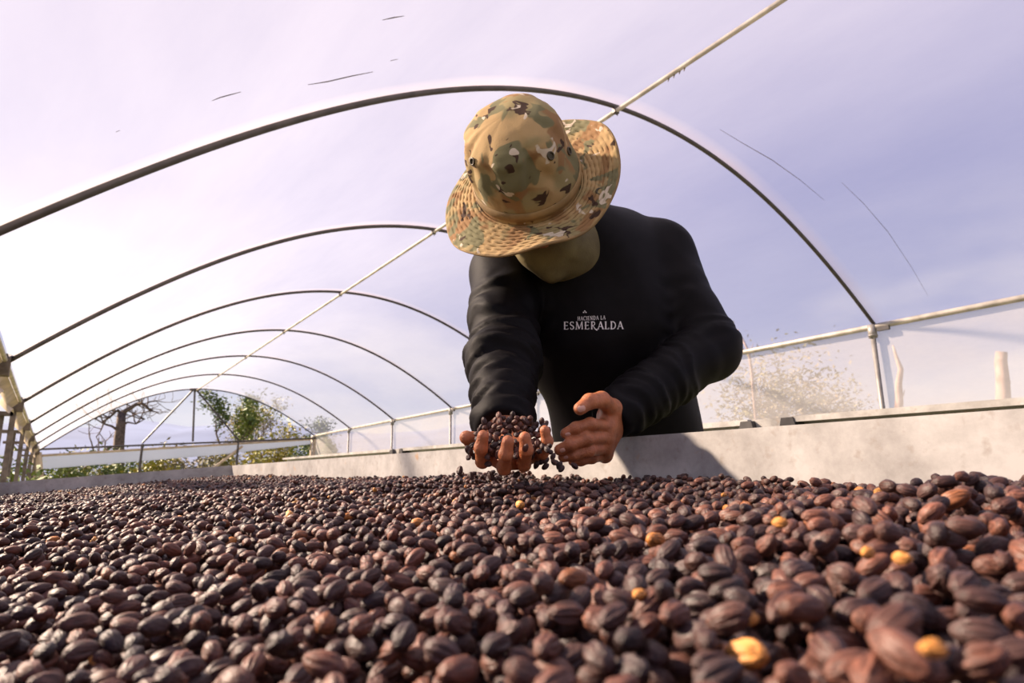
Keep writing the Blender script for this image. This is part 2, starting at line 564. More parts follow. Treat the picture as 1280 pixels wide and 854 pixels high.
# right wall
wr = None
def f(b):
    ys = np.arange(-2.3, YB + .01, 0.3)
    hs = np.linspace(0, 1, 14)
    for y in ys:
        for h in hs:
            z = HE - 0.02 + (ground_z(XR, y) - HE) * h
            b.v.append((XR + 0.03 + 0.012 * noise.noise((y * 1.3, z * 2.0, 1)), y, z))
    n = len(hs)
    for j in range(len(ys) - 1):
        for i in range(n - 1):
            b.f.append((j * n + i, j * n + i + 1, (j + 1) * n + i + 1, (j + 1) * n + i))


wr = part('wall_right', M_SIDE, None, f, True)
tag(wr, 'cloudy polythene side wall of the greenhouse hung from the eave tube', 'wall', kind='structure')
part('eave_purlin', M_PURLIN, wr, lambda b: b.tube([(XR - 0.01, y, HE - 0.012) for y in (-2.3, 4, 10, YB)], 0.026, 12), True)
for y in ARCH_Y[1:]:
    part('post', M_POST, wr, lambda b: b.tube([(XR - 0.02, y + 0.02, HE - 0.02), (XR - 0.02, y + 0.02, ground_z(XR, y) - .05)], 0.021, 12), True)

    def f(b):
        p = Vector((XR - 0.02, y + 0.02, HE - 0.04))
        b.tube([p + Vector((0, 0, -.07)), p + Vector((0, 0, .045))], 0.036, 14)
        b.tube([p + Vector((0, 0, -.055)), p + Vector((0, 0, -.045))], 0.04, 14)
    br = part('bracket', M_POST, wr, f, True)
    part('bracket_bolt', M_DARKM, wr, lambda b: b.box((XR - .03, y - 0.08, HE - 0.045), (1, 0, 0), (0, 1, 0), (0, 0, 1), .014, .05, .018))

# left wall: posts, brackets and the raised curtain boards
HL = HE + DL
wl = part('wall_left', M_PURLIN, None, lambda b: b.tube([(XL - .02, y, HL - 0.0) for y in (-2.3, 5, YB)], 0.016, 10), True)
tag(wl, 'open left side of the greenhouse with grey wooden posts under the eave', 'wall', kind='structure')
for i, y in enumerate(ARCH_Y[2:]):
    y = y + 0.02
    part('post', M_WOOD, wl, lambda b: b.box((XL - .06, y, (HL + ground_z(XL, y)) / 2 - .05), (1, 0, 0), (0, 1, 0), (0, 0, 1), .022, .03, (HL - ground_z(XL, y)) / 2), False)
    part('bracket', M_WOOD, wl, lambda b: b.box((XL - .035, y - .01, HL - .03), (1, 0, 0), (0, 1, 0), (0, 0, 1), .045, .04, .07))
    part('cross_rail', M_WOOD, wl, lambda b: b.box((XL - .22, y, HL - .12), (1, 0, 0), (0, 1, 0), (0, 0, 1), .16, .03, .02))
    for q in range(1):
        part('hanging_board', M_WOOD, wl, lambda b: b.box((XL - .15, y + .03, HL - .40), (1, 0, 0), (0, 1, .0), (0, 0, 1), .024, .018, .27))
    # short length of gathered curtain between posts
    if i < len(ARCH_Y[2:]) - 1:
        y2 = ARCH_Y[2:][i + 1] - .04
        def f(b):
            n = 10
            for k in range(n + 1):
                yy = y + .06 + (y2 - y - .06) * k / n
                dr = 0.12 + 0.05 * math.sin(k * 1.1 + i)
                b.v += [(XL - .03, yy, HL - .02), (XL - .10 - .02 * math.sin(k * 2.3), yy, HL - .02 - dr * .6), (XL - .05, yy, HL - .03 - dr)]
            for k in range(n):
                for q in range(2):
                    b.f.append((k * 3 + q, k * 3 + q + 1, k * 3 + q + 4, k * 3 + q + 3))
        part('gathered_curtain', M_TARP, wl, f, True)

# open end frame
def tube_px(b, a, c, r, Y=YB, seg=8):
    b.tube([on_y(*a, Y), on_y(*c, Y)], r, seg)


we = part('wall_back', M_ARCH, None, lambda b: tube_px(b, (46, 562), (396, 548), .022))
tag(we, 'open end frame of the greenhouse with king post and two slanting braces', 'wall', kind='structure')
part('king_post', M_ARCH, we, lambda b: tube_px(b, (243.5, 487), (241, 552), .024))
part('brace', M_ARCH, we, lambda b: tube_px(b, (241, 488), (178, 554), .022))
part('brace', M_ARCH, we, lambda b: tube_px(b, (246, 488), (298, 550), .022))
for (a, zx) in [((178, 555), 0), ((298, 551), 0)]:
    p = on_y(*a, YB)
    part('post', M_ARCH, we, lambda b: b.tube([p, (p.x, p.y, ground_z(p.x, p.y) - .1)], 0.028, 8))
for a, lean in (((46, 566), -.35), ((393, 546), 0.1)):
    p = on_y(*a, YB + .08)
    part('corner_post', M_PALEWOOD, we, lambda b: b.tube([p, (p.x - lean, p.y, ground_z(p.x, p.y) - .1)], 0.09, 10))
part('diagonal_plank', M_PALEWOOD, we, lambda b: b.tube([on_y(303, 558, YB + .12), on_y(258, 592, YB + .12)], 0.035, 6))
part('apex_plate', M_ARCH, we, lambda b: b.box(on_y(244, 487, YB - .02), (1, 0, .08), (0, 1, 0), (0, 0, 1), .12, .02, .03))
# pale sheet fixed across the end, narrowing to the right
def f(b):
    P = [on_y(38, 571, YB + .2), on_y(392, 549.5, YB + .2), on_y(392, 555, YB + .2), on_y(270, 569, YB + .2), on_y(38, 588, YB + .2)]
    q = [p + Vector((0, .03, 0)) for p in P]
    b.add(P + q, [(0, 1, 2, 3, 4), (9, 8, 7, 6, 5)] + [(i, (i + 1) % 5 + 0, (i + 1) % 5 + 5, i + 5) for i in range(5)])
part('cross_sheet', M_SHEET, we, f)
part('sheet_edge', M_PALEWOOD, we, lambda b: b.tube([on_y(38, 570.5, YB + .18), on_y(392, 549, YB + .18)], .03, 6))

# ------------------------------------------------------------------ drying bed
BX0, BX1, BY0, BY1 = -0.215, 0.80, -0.9, 3.85


def top_z(x, y):
    return 0.067 + 0.0817 * (x - 0.8) + 0.0101 * (y - .3)


bed = empty('drying_bed', (0.29, 1.5, ground_z(0.29, 1.5)))
tag(bed, 'galvanised metal drying bed heaped with drying coffee cherries', 'drying bed')


def panel(b, x0, y0, x1, y1, nrm, th=0.014, depth=0.17, seg=1):
    b.quadbox((x0, y0, top_z(x0, y0) - depth), (x1, y1, top_z(x1, y1) - depth), (x1, y1, top_z(x1, y1)), (x0, y0, top_z(x0, y0)), nrm, th)


sp = part('side_panel', M_BED, bed, lambda b: panel(b, BX1, BY0, BX1, BY1 + .014, (1, 0, 0)))
tag(sp, 'tall galvanised side panel with rust specks')
part('side_panel', M_BED, bed, lambda b: panel(b, BX0, BY0, BX0, BY1 + .014, (-1, 0, 0)))
part('end_panel', M_BED, bed, lambda b: panel(b, BX0, BY1, BX1, BY1, (0, 1, 0)))
part('end_panel', M_BED, bed, lambda b: panel(b, BX0, BY0, BX1, BY0, (0, -1, 0)))
part('bed_base', M_BED, bed, lambda b: b.quadbox((BX0, BY0, top_z(BX0, BY0) - .165), (BX1, BY0, top_z(BX1, BY0) - .165), (BX1, BY1, top_z(BX1, BY1) - .165), (BX0, BY1, top_z(BX0, BY1) - .165), (0, 0, -1), .01))
for x in (BX0 + .05, BX1 - .05):
    for y in (-.6, .8, 2.2, 3.6):
        part('leg', M_POST, bed, lambda b: b.tube([(x, y, top_z(x, y) - .174), (x, y, ground_z(x, y))], .022, 8))

# second bed across the aisle
X2 = 1.90


def top2(y):
    return 0.1795 + 0.0122 * (y - 0.4)


bed2 = empty('drying_bed', (X2 + .5, 2.5, ground_z(X2 + .5, 2.5)))
tag(bed2, 'second metal drying bed across the aisle behind the person', 'drying bed')
joints = [-1.6, 1.25, 4.05, 6.8]
for j in range(3):
    ya, yb = joints[j] + .07, joints[j + 1] - .07
    def f(b):
        b.quadbox((X2 + .02, ya, top2(ya) - .16), (X2 + .02, yb, top2(yb) - .16), (X2 + .02, yb, top2(yb) - .004), (X2 + .02, ya, top2(ya) - .004), (1, 0, 0), .012)
    part('side_panel', M_BED, bed2, f)
    def f(b):
        b.quadbox((X2 - .03, ya, top2(ya) - .018), (X2 - .03, yb, top2(yb) - .018), (X2 - .03, yb, top2(yb)), (X2 - .03, ya, top2(ya)), (1, 0, 0), .065)
    part('top_flange', M_BED, bed2, f)
for j in joints[1:3]:
    z = top2(j)
    part('joint_plate', M_BED, bed2, lambda b: b.box((X2 + .0, j, z - .05), (1, 0, 0), (0, 1, 0), (0, 0, 1), .012, .07, .05))
    for q in (-1, 1):
        part('joint_clamp', M_DARKM, bed2, lambda b: b.add(
            [(X2 - .035, j + q * .075 + a, z - c_) for a, c_ in ((-.045, .10), (.045, .10), (.02, .004), (-.02, .004))] +
            [(X2 + .02, j + q * .075 + a, z - c_) for a, c_ in ((-.045, .10), (.045, .10), (.02, .004), (-.02, .004))],
            [(0, 1, 2, 3), (7, 6, 5, 4), (0, 4, 5, 1), (1, 5, 6, 2), (2, 6, 7, 3), (3, 7, 4, 0)]))
def f(b):
    b.quadbox((X2 + 1.0, -1.5, top2(-1.5) + .06), (X2 + 1.0, 6.7, top2(6.7) + .06), (X2 + 1.0, 6.7, top2(6.7) - .1), (X2 + 1.0, -1.5, top2(-1.5) - .1), (1, 0, 0), .012)
part('side_panel', M_BED, bed2, f)
part('bed_base', M_BED, bed2, lambda b: b.quadbox((X2 + .02, -1.5, top2(-1.5) - .15), (X2 + 1, -1.5, top2(-1.5) - .07), (X2 + 1, 6.7, top2(6.7) - .07), (X2 + .02, 6.7, top2(6.7) - .15), (0, 0, -1), .01))
for x in (X2 + .08, X2 + .95):
    for y in (-1.2, 1.25, 4.05, 6.5):
        part('leg', M_POST, bed2, lambda b: b.tube([(x, y, top2(y) - .15 + .08 * (x - X2)), (x, y, ground_z(x, y))], .022, 8))

# ------------------------------------------------------------------ coffee cherries
CTRL = np.array([
    (-.1, .35, -.075), (0, .33, -.067), (.065, .25, -.064), (.104, .15, -.048), (.132, .086, -.040), (.178, .066, -.038), (.273, .097, -.028),
    (.369, .127, -.010), (.39, .216, -.013), (.295, .186, -.034), (.392, .306, -.027), (.504, .493, -.017), (.425, .612, -.033),
    (.215, .311, -.041), (.127, .372, -.043), (.022, .571, -.051), (.037, 1.129, -.037), (.246, 1.1, -.040), (.496, 1.235, -.022),
    (.591, .851, -.012), (.8, .252, -.006), (.8, .349, -.010), (.8, .495, -.013), (.8, .648, -.003), (.8, .857, .0), (.8, 1.15, .006),
    (.8, 1.81, .003), (.8, 2.38, .023), (.8, 3.64, .04), (-.2, 3.85, -.06), (-.011, 3.85, -.043), (.21, 3.85, -.002), (.455, 3.85, .026), (.764, 3.85, .041),
    (.55, .12, -.006), (.65, .2, -.008), (-.2, 1.2, -.07), (-.2, 2.4, -.068), (.1, 2.4, -.03), (.45, 2.4, -.004)])
Apl = np.c_[np.ones(len(CTRL)), CTRL[:, :2]]
pl = np.linalg.lstsq(Apl, CTRL[:, 2], rcond=None)[0]
cres = CTRL[:, 2] - Apl @ pl


def target_z(x, y):
    x = np.asarray(x, float); y = np.asarray(y, float)
    d = np.hypot(np.hypot(x, 0), y)
    sig = 0.05 + 0.11 * np.clip(d, 0, 4)
    num = 0; den = 0.15
    for (cx, cy, _), r in zip(CTRL, cres):
        s_ = np.minimum(sig, 0.45)
        wgt = np.exp(-((x - cx) ** 2 + ((y - cy) * .8) ** 2) / (2 * s_ * s_))
        num = num + wgt * r; den = den + wgt
    return pl[0] + pl[1] * x + pl[2] * y + num / den


GS = 0.0015
gx0, gy0 = BX0, -0.12
nx = int((BX1 - gx0) / GS) + 1
ny = int((BY1 - gy0) / GS) + 1
cx_ = np.linspace(gx0, BX1, nx // 12 + 1); cy_ = np.linspace(gy0, BY1, ny // 12 + 1)
coarse = target_z(cx_[:, None], cy_[None, :])
# small humps
for _ in range(160):
    hx = RNG.uniform(BX0, BX1); hy = gy0 + (BY1 - gy0) * RNG.random() ** 1.3
    s_ = RNG.uniform(.025, .07); a_ = RNG.normal(0, .0035)
    coarse += a_ * np.exp(-((cx_[:, None] - hx) ** 2 + (cy_[None, :] - hy) ** 2) / (2 * s_ * s_))
# little heap below the falling cherries
coarse += 0.012 * np.exp(-((cx_[:, None] - .53) ** 2 + (cy_[None, :] - .72) ** 2) / (2 * .045 ** 2))
xi = np.linspace(gx0, BX1, nx); yi = np.linspace(gy0, BY1, ny)
fx = (xi - gx0) / (cx_[1] - cx_[0]); ix = np.clip(fx.astype(int), 0, len(cx_) - 2); fx = fx - ix
fy = (yi - gy0) / (cy_[1] - cy_[0]); iy = np.clip(fy.astype(int), 0, len(cy_) - 2); fy = fy - iy
cc = coarse[ix] * (1 - fx)[:, None] + coarse[ix + 1] * fx[:, None]
TZ = cc[:, iy] * (1 - fy)[None] + cc[:, iy + 1] * fy[None]
TZ = TZ.astype(np.float32) - ((0.0055 + 0.006 * np.clip((.2 - xi[:, None]) / .2, 0, 1)) * np.clip((1.2 - np.hypot(xi[:, None], yi[None, :])) / .5, 0, 1)).astype(np.float32)
yy_ = yi[None, :]
TZ -= (.014 * np.clip((.17 - np.hypot(xi[:, None], yi[None, :])) / .1, 0, 1)).astype(np.float32)
near_w = np.clip((1.5 - np.hypot(xi[:, None], yy_)) / .3, 0, 1)
H0 = TZ - (0.0090 + 0.0160 * near_w).astype(np.float32)
H = H0.copy()

AXES = np.array([0.0063, 0.0041, 0.0039])


def jitter_pts(sp, keep):
    pts = []
    ys = np.arange(gy0 + .006, BY1 - .005, sp * .87)
    for j, y in enumerate(ys):
        xs = np.arange(BX0 + .006 + (j % 2) * sp / 2, BX1 - .005, sp)
        p = np.c_[xs, np.full_like(xs, y)] + RNG.uniform(-.35, .35, (len(xs), 2)) * sp
        pts.append(p)
    p = np.concatenate(pts)
    p = p[keep(p)]
    RNG.shuffle(p)
    return p


def in_view(p, lo=-14, hi=96):
    a = np.degrees(np.arctan2(p[:, 0], p[:, 1])); d = np.hypot(p[:, 0], p[:, 1])
    return ((a > lo) & (a < hi)) | (d > 1.3) | (d < .12)


l1 = jitter_pts(.0108, lambda p: in_view(p))
l2 = jitter_pts(.0112, lambda p: in_view(p) & (np.hypot(p[:, 0], p[:, 1]) < 1.5))
l3 = jitter_pts(.02, lambda p: in_view(p) & (np.hypot(p[:, 0], p[:, 1]) < 2.2))
allp = np.concatenate([l1, l2, l3])
layer = np.concatenate([np.zeros(len(l1)), np.ones(len(l2)), np.full(len(l3), 2)])
NB = len(allp)
yaw = RNG.uniform(0, 2 * np.pi, NB); tilt = RNG.normal(0, .30, NB); spin = RNG.uniform(0, 2 * np.pi, NB)
big = np.clip(RNG.normal(1.0, .09, NB), .78, 1.25)
elong = RNG.uniform(.92, 1.14, NB)
cyw, syw, ct, st, cs, ss = np.cos(yaw), np.sin(yaw), np.cos(tilt), np.sin(tilt), np.cos(spin), np.sin(spin)
z0_ = np.zeros(NB); o1 = np.ones(NB)
Rz = np.array([[cyw, -syw, z0_], [syw, cyw, z0_], [z0_, z0_, o1]]).transpose(2, 0, 1)
Ry = np.array([[ct, z0_, st], [z0_, o1, z0_], [-st, z0_, ct]]).transpose(2, 0, 1)
Rx = np.array([[o1, z0_, z0_], [z0_, cs, -ss], [z0_, ss, cs]]).transpose(2, 0, 1)
ROT = Rz @ Ry @ Rx
AX = AXES[None] * big[:, None] * np.c_[elong, o1, o1]
Am = ROT @ (np.eye(3)[None] / (AX ** 2)[:, :, None]) @ ROT.transpose(0, 2, 1)
Zc = np.zeros(NB)
WIN = 6
off = np.arange(-WIN, WIN + 1) * GS
OX, OY = np.meshgrid(off, off, indexing='ij')
OXX, OYY, OXY = OX * OX, OY * OY, OX * OY
cell = np.clip(((allp - [gx0, gy0]) / GS).round().astype(int), WIN, [nx - 1 - WIN, ny - 1 - WIN])
allp = cell * GS + [gx0, gy0]
for i in range(NB):
    a = Am[i]
    B = a[0, 2] * OX + a[1, 2] * OY
    D = B * B - a[2, 2] * (a[0, 0] * OXX + a[1, 1] * OYY + 2 * a[0, 1] * OXY - 1)
    ok = D > 0
    sq = np.sqrt(np.where(ok, D, 0)) / a[2, 2]
    mid = -B / a[2, 2]
    ci, cj = cell[i]
    hw = H[ci - WIN:ci + WIN + 1, cj - WIN:cj + WIN + 1]
    zz = np.where(ok, hw - (mid - sq), -9).max()
    zz -= 0.0012
    Zc[i] = zz
    np.maximum(hw, np.where(ok, zz + mid + sq, -9), out=hw)
POS = np.c_[allp, Zc]
# drop third layer ones that ended up perched too high
tzc = TZ[cell[:, 0], cell[:, 1]]
good = (Zc - tzc) < np.where(layer == 2, 0.008, 0.015)
covered = H[cell[:, 0], cell[:, 1]] - Zc

# colours
TPAL = [(.052, .024, .020), (.076, .033, .025), (.108, .045, .031), (.036, .019, .018), (.130, .052, .033), (.064, .033, .029)]
TINT = np.empty((NB, 3))
def bean_tints(n):
    pal = np.array(TPAL)
    t = pal[RNG.integers(0, len(pal), n)] * RNG.uniform(.75, 1.3, (n, 1))
    u = RNG.random(n)
    t[u < .022] = (.20, .075, .03)
    t[u < .010] = (.42, .17, .04)
    t[u < .005] = (.62, .30, .07)
    return t, u < .010
TINT, ORANGE = bean_tints(NB)

_me = {}


def ico(sub):
    bm = bmesh.new()
    bmesh.ops.create_icosphere(bm, subdivisions=sub, radius=1.0)
    bm.verts.ensure_lookup_table()
    v = np.array([x.co[:] for x in bm.verts]); fcs = np.array([[q.index for q in p.verts] for p in bm.faces])
    bm.free()
    return v, fcs


def lowpoly():
    bm = bmesh.new()
    bmesh.ops.create_uvsphere(bm, u_segments=6, v_segments=4, radius=1.0)
    bmesh.ops.triangulate(bm, faces=bm.faces)
    bm.verts.ensure_lookup_table()
    v = np.array([x.co[:] for x in bm.verts])[:, [2, 1, 0]] * 1.06; fcs = np.array([[q.index for q in p.verts] for p in bm.faces])[:, ::-1]
    bm.free()
    return v, fcs


def shape_bean(v, seed, amp):
    """unit sphere -> wrinkled, slightly pointed cherry along x"""
    r = np.random.default_rng(seed)
    x = v[:, 0]; ph = np.arctan2(v[:, 2], v[:, 1])
    rr = np.ones(len(v))
    for k_, a_ in ((5, .05), (8, .05), (13, .03), (2, .06)):
        rr += amp * a_ * np.sin(k_ * ph + r.uniform(0, 6.28) + r.uniform(-1.5, 1.5) * x) * (1 - x ** 4)
    cr_ = r.uniform(0, 6.28)
    dd = np.abs((ph - cr_ + np.pi) % (2 * np.pi) - np.pi)
    rr -= amp * .14 * np.exp(-(dd / .16) ** 2) * (1 - x ** 2)
    q = v.copy()
    q[:, 1:] *= rr[:, None]
    q[:, 0] *= 1 + .06 * np.abs(x) ** 3
    q[:, 1:] *= (1 - .07 * x * np.sign(r.uniform(-1, 1)))[:, None]
    return q


def add_bean_attrs(me, local, tint):
    a = me.attributes.new('bean_local', 'FLOAT_VECTOR', 'POINT')
    a.data.foreach_set('vector', np.ascontiguousarray(local, np.float32).ravel())
    a = me.attributes.new('bean_tint', 'FLOAT_COLOR', 'POINT')
    a.data.foreach_set('color', np.ascontiguousarray(np.c_[tint, np.ones(len(tint))], np.float32).ravel())


def mesh_np(name, V, F, material, smooth=True):
    me = bpy.data.meshes.new(name)
    me.vertices.add(len(V)); me.vertices.foreach_set('co', np.ascontiguousarray(V, np.float32).ravel())
    k_ = F.shape[1]
    me.loops.add(F.size); me.loops.foreach_set('vertex_index', np.ascontiguousarray(F, np.int32).ravel())
    me.polygons.add(len(F)); me.polygons.foreach_set('loop_start', np.arange(0, F.size, k_, dtype=np.int32))
    me.polygons.foreach_set('loop_total', np.full(len(F), k_, np.int32))
    me.update(calc_edges=True)
    me.polygons.foreach_set('use_smooth', np.full(len(F), smooth))
    if material: me.materials.append(material)
    return me


Fw, Rt, Uu = np.array(FWD), np.array(RIGHT), np.array(UP)
dep = POS @ Fw
pxs = 640 + FPX * (POS @ Rt) / np.maximum(dep, 1e-3); pys = 427 - FPX * (POS @ Uu) / np.maximum(dep, 1e-3)
good &= ~((np.linalg.norm(POS, axis=1) < .128) & (Zc > -.066))
good &= ~((dep > .03) & (dep < .118) & (pys < 868) & (pxs > -50) & (pxs < 1330))
infr = (dep > .06) & (pxs > -15) & (pxs < 1295) & (pys < 868) & good
vis = infr & (covered < .0065)
order = np.argsort(np.where(vis, dep, 9e9))
single = np.zeros(NB, bool)
single[order[:185]] = True

dist = np.linalg.norm(POS, axis=1)
rest = good & ~single
VV, FF, LL, TT = [], [], [], []
base = 0
variants = {
    3: [(shape_bean(ico(3)[0], s_, 1.0), ico(3)[1], ico(3)[0]) for s_ in range(6)],
    2: [(shape_bean(ico(2)[0], s_, .9), ico(2)[1], ico(2)[0]) for s_ in range(6)],
    0: [(lowpoly()[0], lowpoly()[1], lowpoly()[0])],
}
lod = np.where(dist < .46, 3, np.where(dist < 1.2, 2, 0))
lod[(covered > .008) & (lod == 3)] = 2
lod[(covered > .008) & (dist > .5)] = 0
lod[(dist < .55) & ~infr & (lod == 3)] = 2
for L_, vs in variants.items():
    sel = np.where(rest & (lod == L_))[0]
    for vi, (v, fc, loc) in enumerate(vs):
        s_ = sel[vi::len(vs)]
        if not len(s_): continue
        P = np.einsum('nij,nvj->nvi', ROT[s_], v[None] * AX[s_][:, None, :]) + POS[s_][:, None, :]
        VV.append(P.reshape(-1, 3)); nvv = len(v)
        FF.append((fc[None] + (np.arange(len(s_)) * nvv)[:, None, None] + base).reshape(-1, 3))
        LL.append(np.tile(loc, (len(s_), 1))); TT.append(np.repeat(TINT[s_], nvv, 0))
        base += nvv * len(s_)
# packed cherries underneath, as a rough continuous layer
st_ = 10
ux, uy = xi[::st_], yi[::st_]
UZ = H0[::st_, ::st_] + .0015
g_ = np.stack(np.broadcast_arrays(ux[:, None], uy[None, :], UZ), -1).reshape(-1, 3)
n2 = len(uy)
I, J = np.meshgrid(np.arange(len(ux) - 1), np.arange(n2 - 1), indexing='ij')
a_ = (I * n2 + J).ravel()
FF.append(np.c_[a_, a_ + n2, a_ + n2 + 1] + base); FF.append(np.c_[a_, a_ + n2 + 1, a_ + 1] + base)
VV.append(g_); LL.append(g_ * 150); TT.append(np.tile((.035, .02, .018), (len(g_), 1)))
base += len(g_)
zb = float(pl[0])
bv = np.array([(BX0, BY0, -.075), (BX1, BY0, -.01), (BX1, gy0, -.02), (BX0, gy0, -.085)])
FF.append(np.array([(0, 1, 2), (0, 2, 3)]) + base); VV.append(bv); LL.append(bv * 150); TT.append(np.tile((.035, .02, .018), (4, 1)))
V_ = np.concatenate(VV); F_ = np.concatenate(FF)
me = mesh_np('coffee_heap', V_, F_, M_BEAN)
add_bean_attrs(me, np.concatenate(LL), np.concatenate(TT))
heap = new_obj('coffee_heap', me, None)
tag(heap, 'deep layer of dark dried coffee cherries filling the drying bed', 'coffee cherries', kind='stuff')
print('mean top above target near', float((H-TZ)[:600,150:500].mean()), 'far', float((H-TZ)[:,1500:].mean()))
print('heap tris', len(F_), 'beans', NB)

# single cherries
v4, f4 = ico(4)
BEANME = {}


def bean_mesh(var, tint):
    key = (var, tuple(np.round(tint, 3)))
    if key not in BEANME:
        me = mesh_np('coffee_cherry', shape_bean(v4, 100 + var, 1.15) * AXES[None], f4, M_BEAN)
        add_bean_attrs(me, v4, np.tile(tint, (len(v4), 1)))
        BEANME[key] = me
    return BEANME[key]




def put_bean(pos, rot3, scl, tint, label, group):
    o = bpy.data.objects.new('coffee_cherry', bean_mesh(R0.randrange(5), tint))
    M4 = Matrix([list(r) for r in rot3]).to_4x4() @ Matrix.Diagonal((*scl, 1))
    M4.translation = Vector(pos)
    o.matrix_world = M4
    COL.objects.link(o)
    tag(o, label, 'coffee cherry', group)
    return o


for i in np.where(single)[0]:
    if ORANGE[i]:
        put_bean(POS[i], ROT[i], AX[i] / AXES, (.60, .27, .06), 'pale orange unripe coffee cherry lying among the dark ones', 'orange cherries on the heap')
    else:
        put_bean(POS[i], ROT[i], AX[i] / AXES, TPAL[R0.randrange(6)], 'large wrinkled dark brown coffee cherry lying loose on top of the heap', 'loose cherries on the heap')
# orange ones picked out in the photograph
ORP = [(975, 655), (800, 745), (936, 775), (1166, 815), (1128, 700), (905, 620), (1085, 693), (615, 601), (122, 826)]
for (px, py) in ORP:
    d = ray(px, py)
    best = None
    for k_ in range(60, 1400):
        p = d * (k_ * .001)
        i_, j_ = int((p.x - gx0) / GS), int((p.y - gy0) / GS)
        if 0 <= i_ < nx and 0 <= j_ < ny and H[i_, j_] > p.z:
            best = p; break
    if best is None: continue
    best = best + d.normalized() * .001
    yw = R0.uniform(0, 6.28)
    put_bean(best + Vector((0, 0, .0005)), Matrix.Rotation(yw, 3, 'Z'), [(.66, .74, .7)[k_] * min(1, .45 + best.length * 1.1) for k_ in range(3)], (.60, .27, .06), 'pale orange unripe coffee cherry lying among the dark ones', 'orange cherries on the heap')

# ------------------------------------------------------------------ the person
def surface_nets(fn, lo, hi, h):
    lo = np.array(lo, float); hi = np.array(hi, float)
    n = np.ceil((hi - lo) / h).astype(int) + 1
    ax = [lo[i] + h * np.arange(n[i]) for i in range(3)]
    G = np.stack(np.meshgrid(*ax, indexing='ij'), -1).reshape(-1, 3)
    V = np.empty(len(G), np.float32)
    for s_ in range(0, len(G), 400000):
        V[s_:s_ + 400000] = fn(G[s_:s_ + 400000])
    V = V.reshape(n)
    ins = V < 0
    c = np.zeros(n - 1, np.int8)
    for i in (0, 1):
        for j in (0, 1):
            for k_ in (0, 1):
                c += ins[i:n[0] - 1 + i, j:n[1] - 1 + j, k_:n[2] - 1 + k_]
    act = (c > 0) & (c < 8)
    idx = -np.ones(n - 1, np.int64)
    A = np.argwhere(act)
    idx[act] = np.arange(len(A))
    acc = np.zeros((len(A), 3)); cnt = np.zeros(len(A))
    cor = [(i, j, k_) for i in (0, 1) for j in (0, 1) for k_ in (0, 1)]
    for a in cor:
        for d in range(3):
            if a[d] == 1: continue
            b = list(a); b[d] = 1
            va = V[A[:, 0] + a[0], A[:, 1] + a[1], A[:, 2] + a[2]]; vb = V[A[:, 0] + b[0], A[:, 1] + b[1], A[:, 2] + b[2]]
            x = (va < 0) != (vb < 0)
            t = np.where(x, va / np.where(x, va - vb, 1), 0)
            p = np.tile(np.array(a, float), (len(A), 1)); p[:, d] += t
            acc[x] += p[x]; cnt[x] += 1
    verts = (A + acc / cnt[:, None]) * h + lo
    F = []
    for d in range(3):
        e1, e2 = (d + 1) % 3, (d + 2) % 3
        s0 = [slice(None)] * 3; s1 = [slice(None)] * 3
        s0[d] = slice(0, -1); s1[d] = slice(1, None)
        x = ins[tuple(s0)] != ins[tuple(s1)]
        flip = ins[tuple(s0)]
        E_ = np.argwhere(x)
        E_ = E_[(E_[:, e1] > 0) & (E_[:, e2] > 0) & (E_[:, e1] < n[e1] - 1) & (E_[:, e2] < n[e2] - 1)]
        u1 = np.zeros(3, int); u1[e1] = 1
        u2 = np.zeros(3, int); u2[e2] = 1
        q = [idx[tuple((E_ - o).T)] for o in (u1 + u2, u2, 0 * u1, u1)]
        q = np.stack(q, 1)
        fl = flip[tuple(E_.T)]
        q[~fl] = q[~fl][:, ::-1]
        F.append(q)
    return verts, np.concatenate(F)


def npv(v): return np.array(v[:], np.float32)


def cone(p, a, b, ra, rb, flat=None, k_flat=1.0):
    """tapered capsule; flat = direction in which it is squashed by k_flat"""
    a, b = npv(a), npv(b)
    p = p.astype(np.float32)
    if flat is not None:
        f_ = npv(Vector(flat).normalized())
        mid = a
        p = p + np.outer((p - mid) @ f_, f_) * (1 / k_flat - 1)
        b = b + f_ * ((b - mid) @ f_) * (1 / k_flat - 1)
    ab = b - a
    t = np.clip(((p - a) @ ab) / (ab @ ab), 0, 1)
    return np.linalg.norm(p - a - t[:, None] * ab, axis=1) - (ra + (rb - ra) * t)


def smin(a, b, k_):
    h = np.clip(.5 + .5 * (b - a) / k_, 0, 1)
    return b + (a - b) * h - k_ * h * (1 - h)


def chain(p, pts, rs, k_=.01):
    d = None
    for i in range(len(pts) - 1):
        q = cone(p, pts[i], pts[i + 1], rs[i], rs[i + 1])
        d = q if d is None else smin(d, q, k_)
    return d


def sdf_mesh(fn, pts, pad, h):
    P = np.array([x[:] for x in pts])
    return surface_nets(fn, P.min(0) - pad, P.max(0) + pad, h)


# joints, placed along the pixels' directions at the depth of the body
J = dict(
    pelvis=C(806, 650, 1.50), waist=C(790, 548, 1.42), chest=C(757, 415, 1.37), upper=C(735, 325, 1.35), hump=C(768, 305, 1.43),
    rs=C(633, 342, 1.35), re=C(631, 452, 1.15), rw=C(631, 533, 0.975),
    ls=C(822, 322, 1.43), le=C(884, 440, 1.30), lw=C(768, 520, 1.085))
WID = (J['ls'] - J['rs']).normalized()
SPN = (J['chest'] - J['waist']).normalized()
DEPTHD = WID.cross(SPN).normalized()


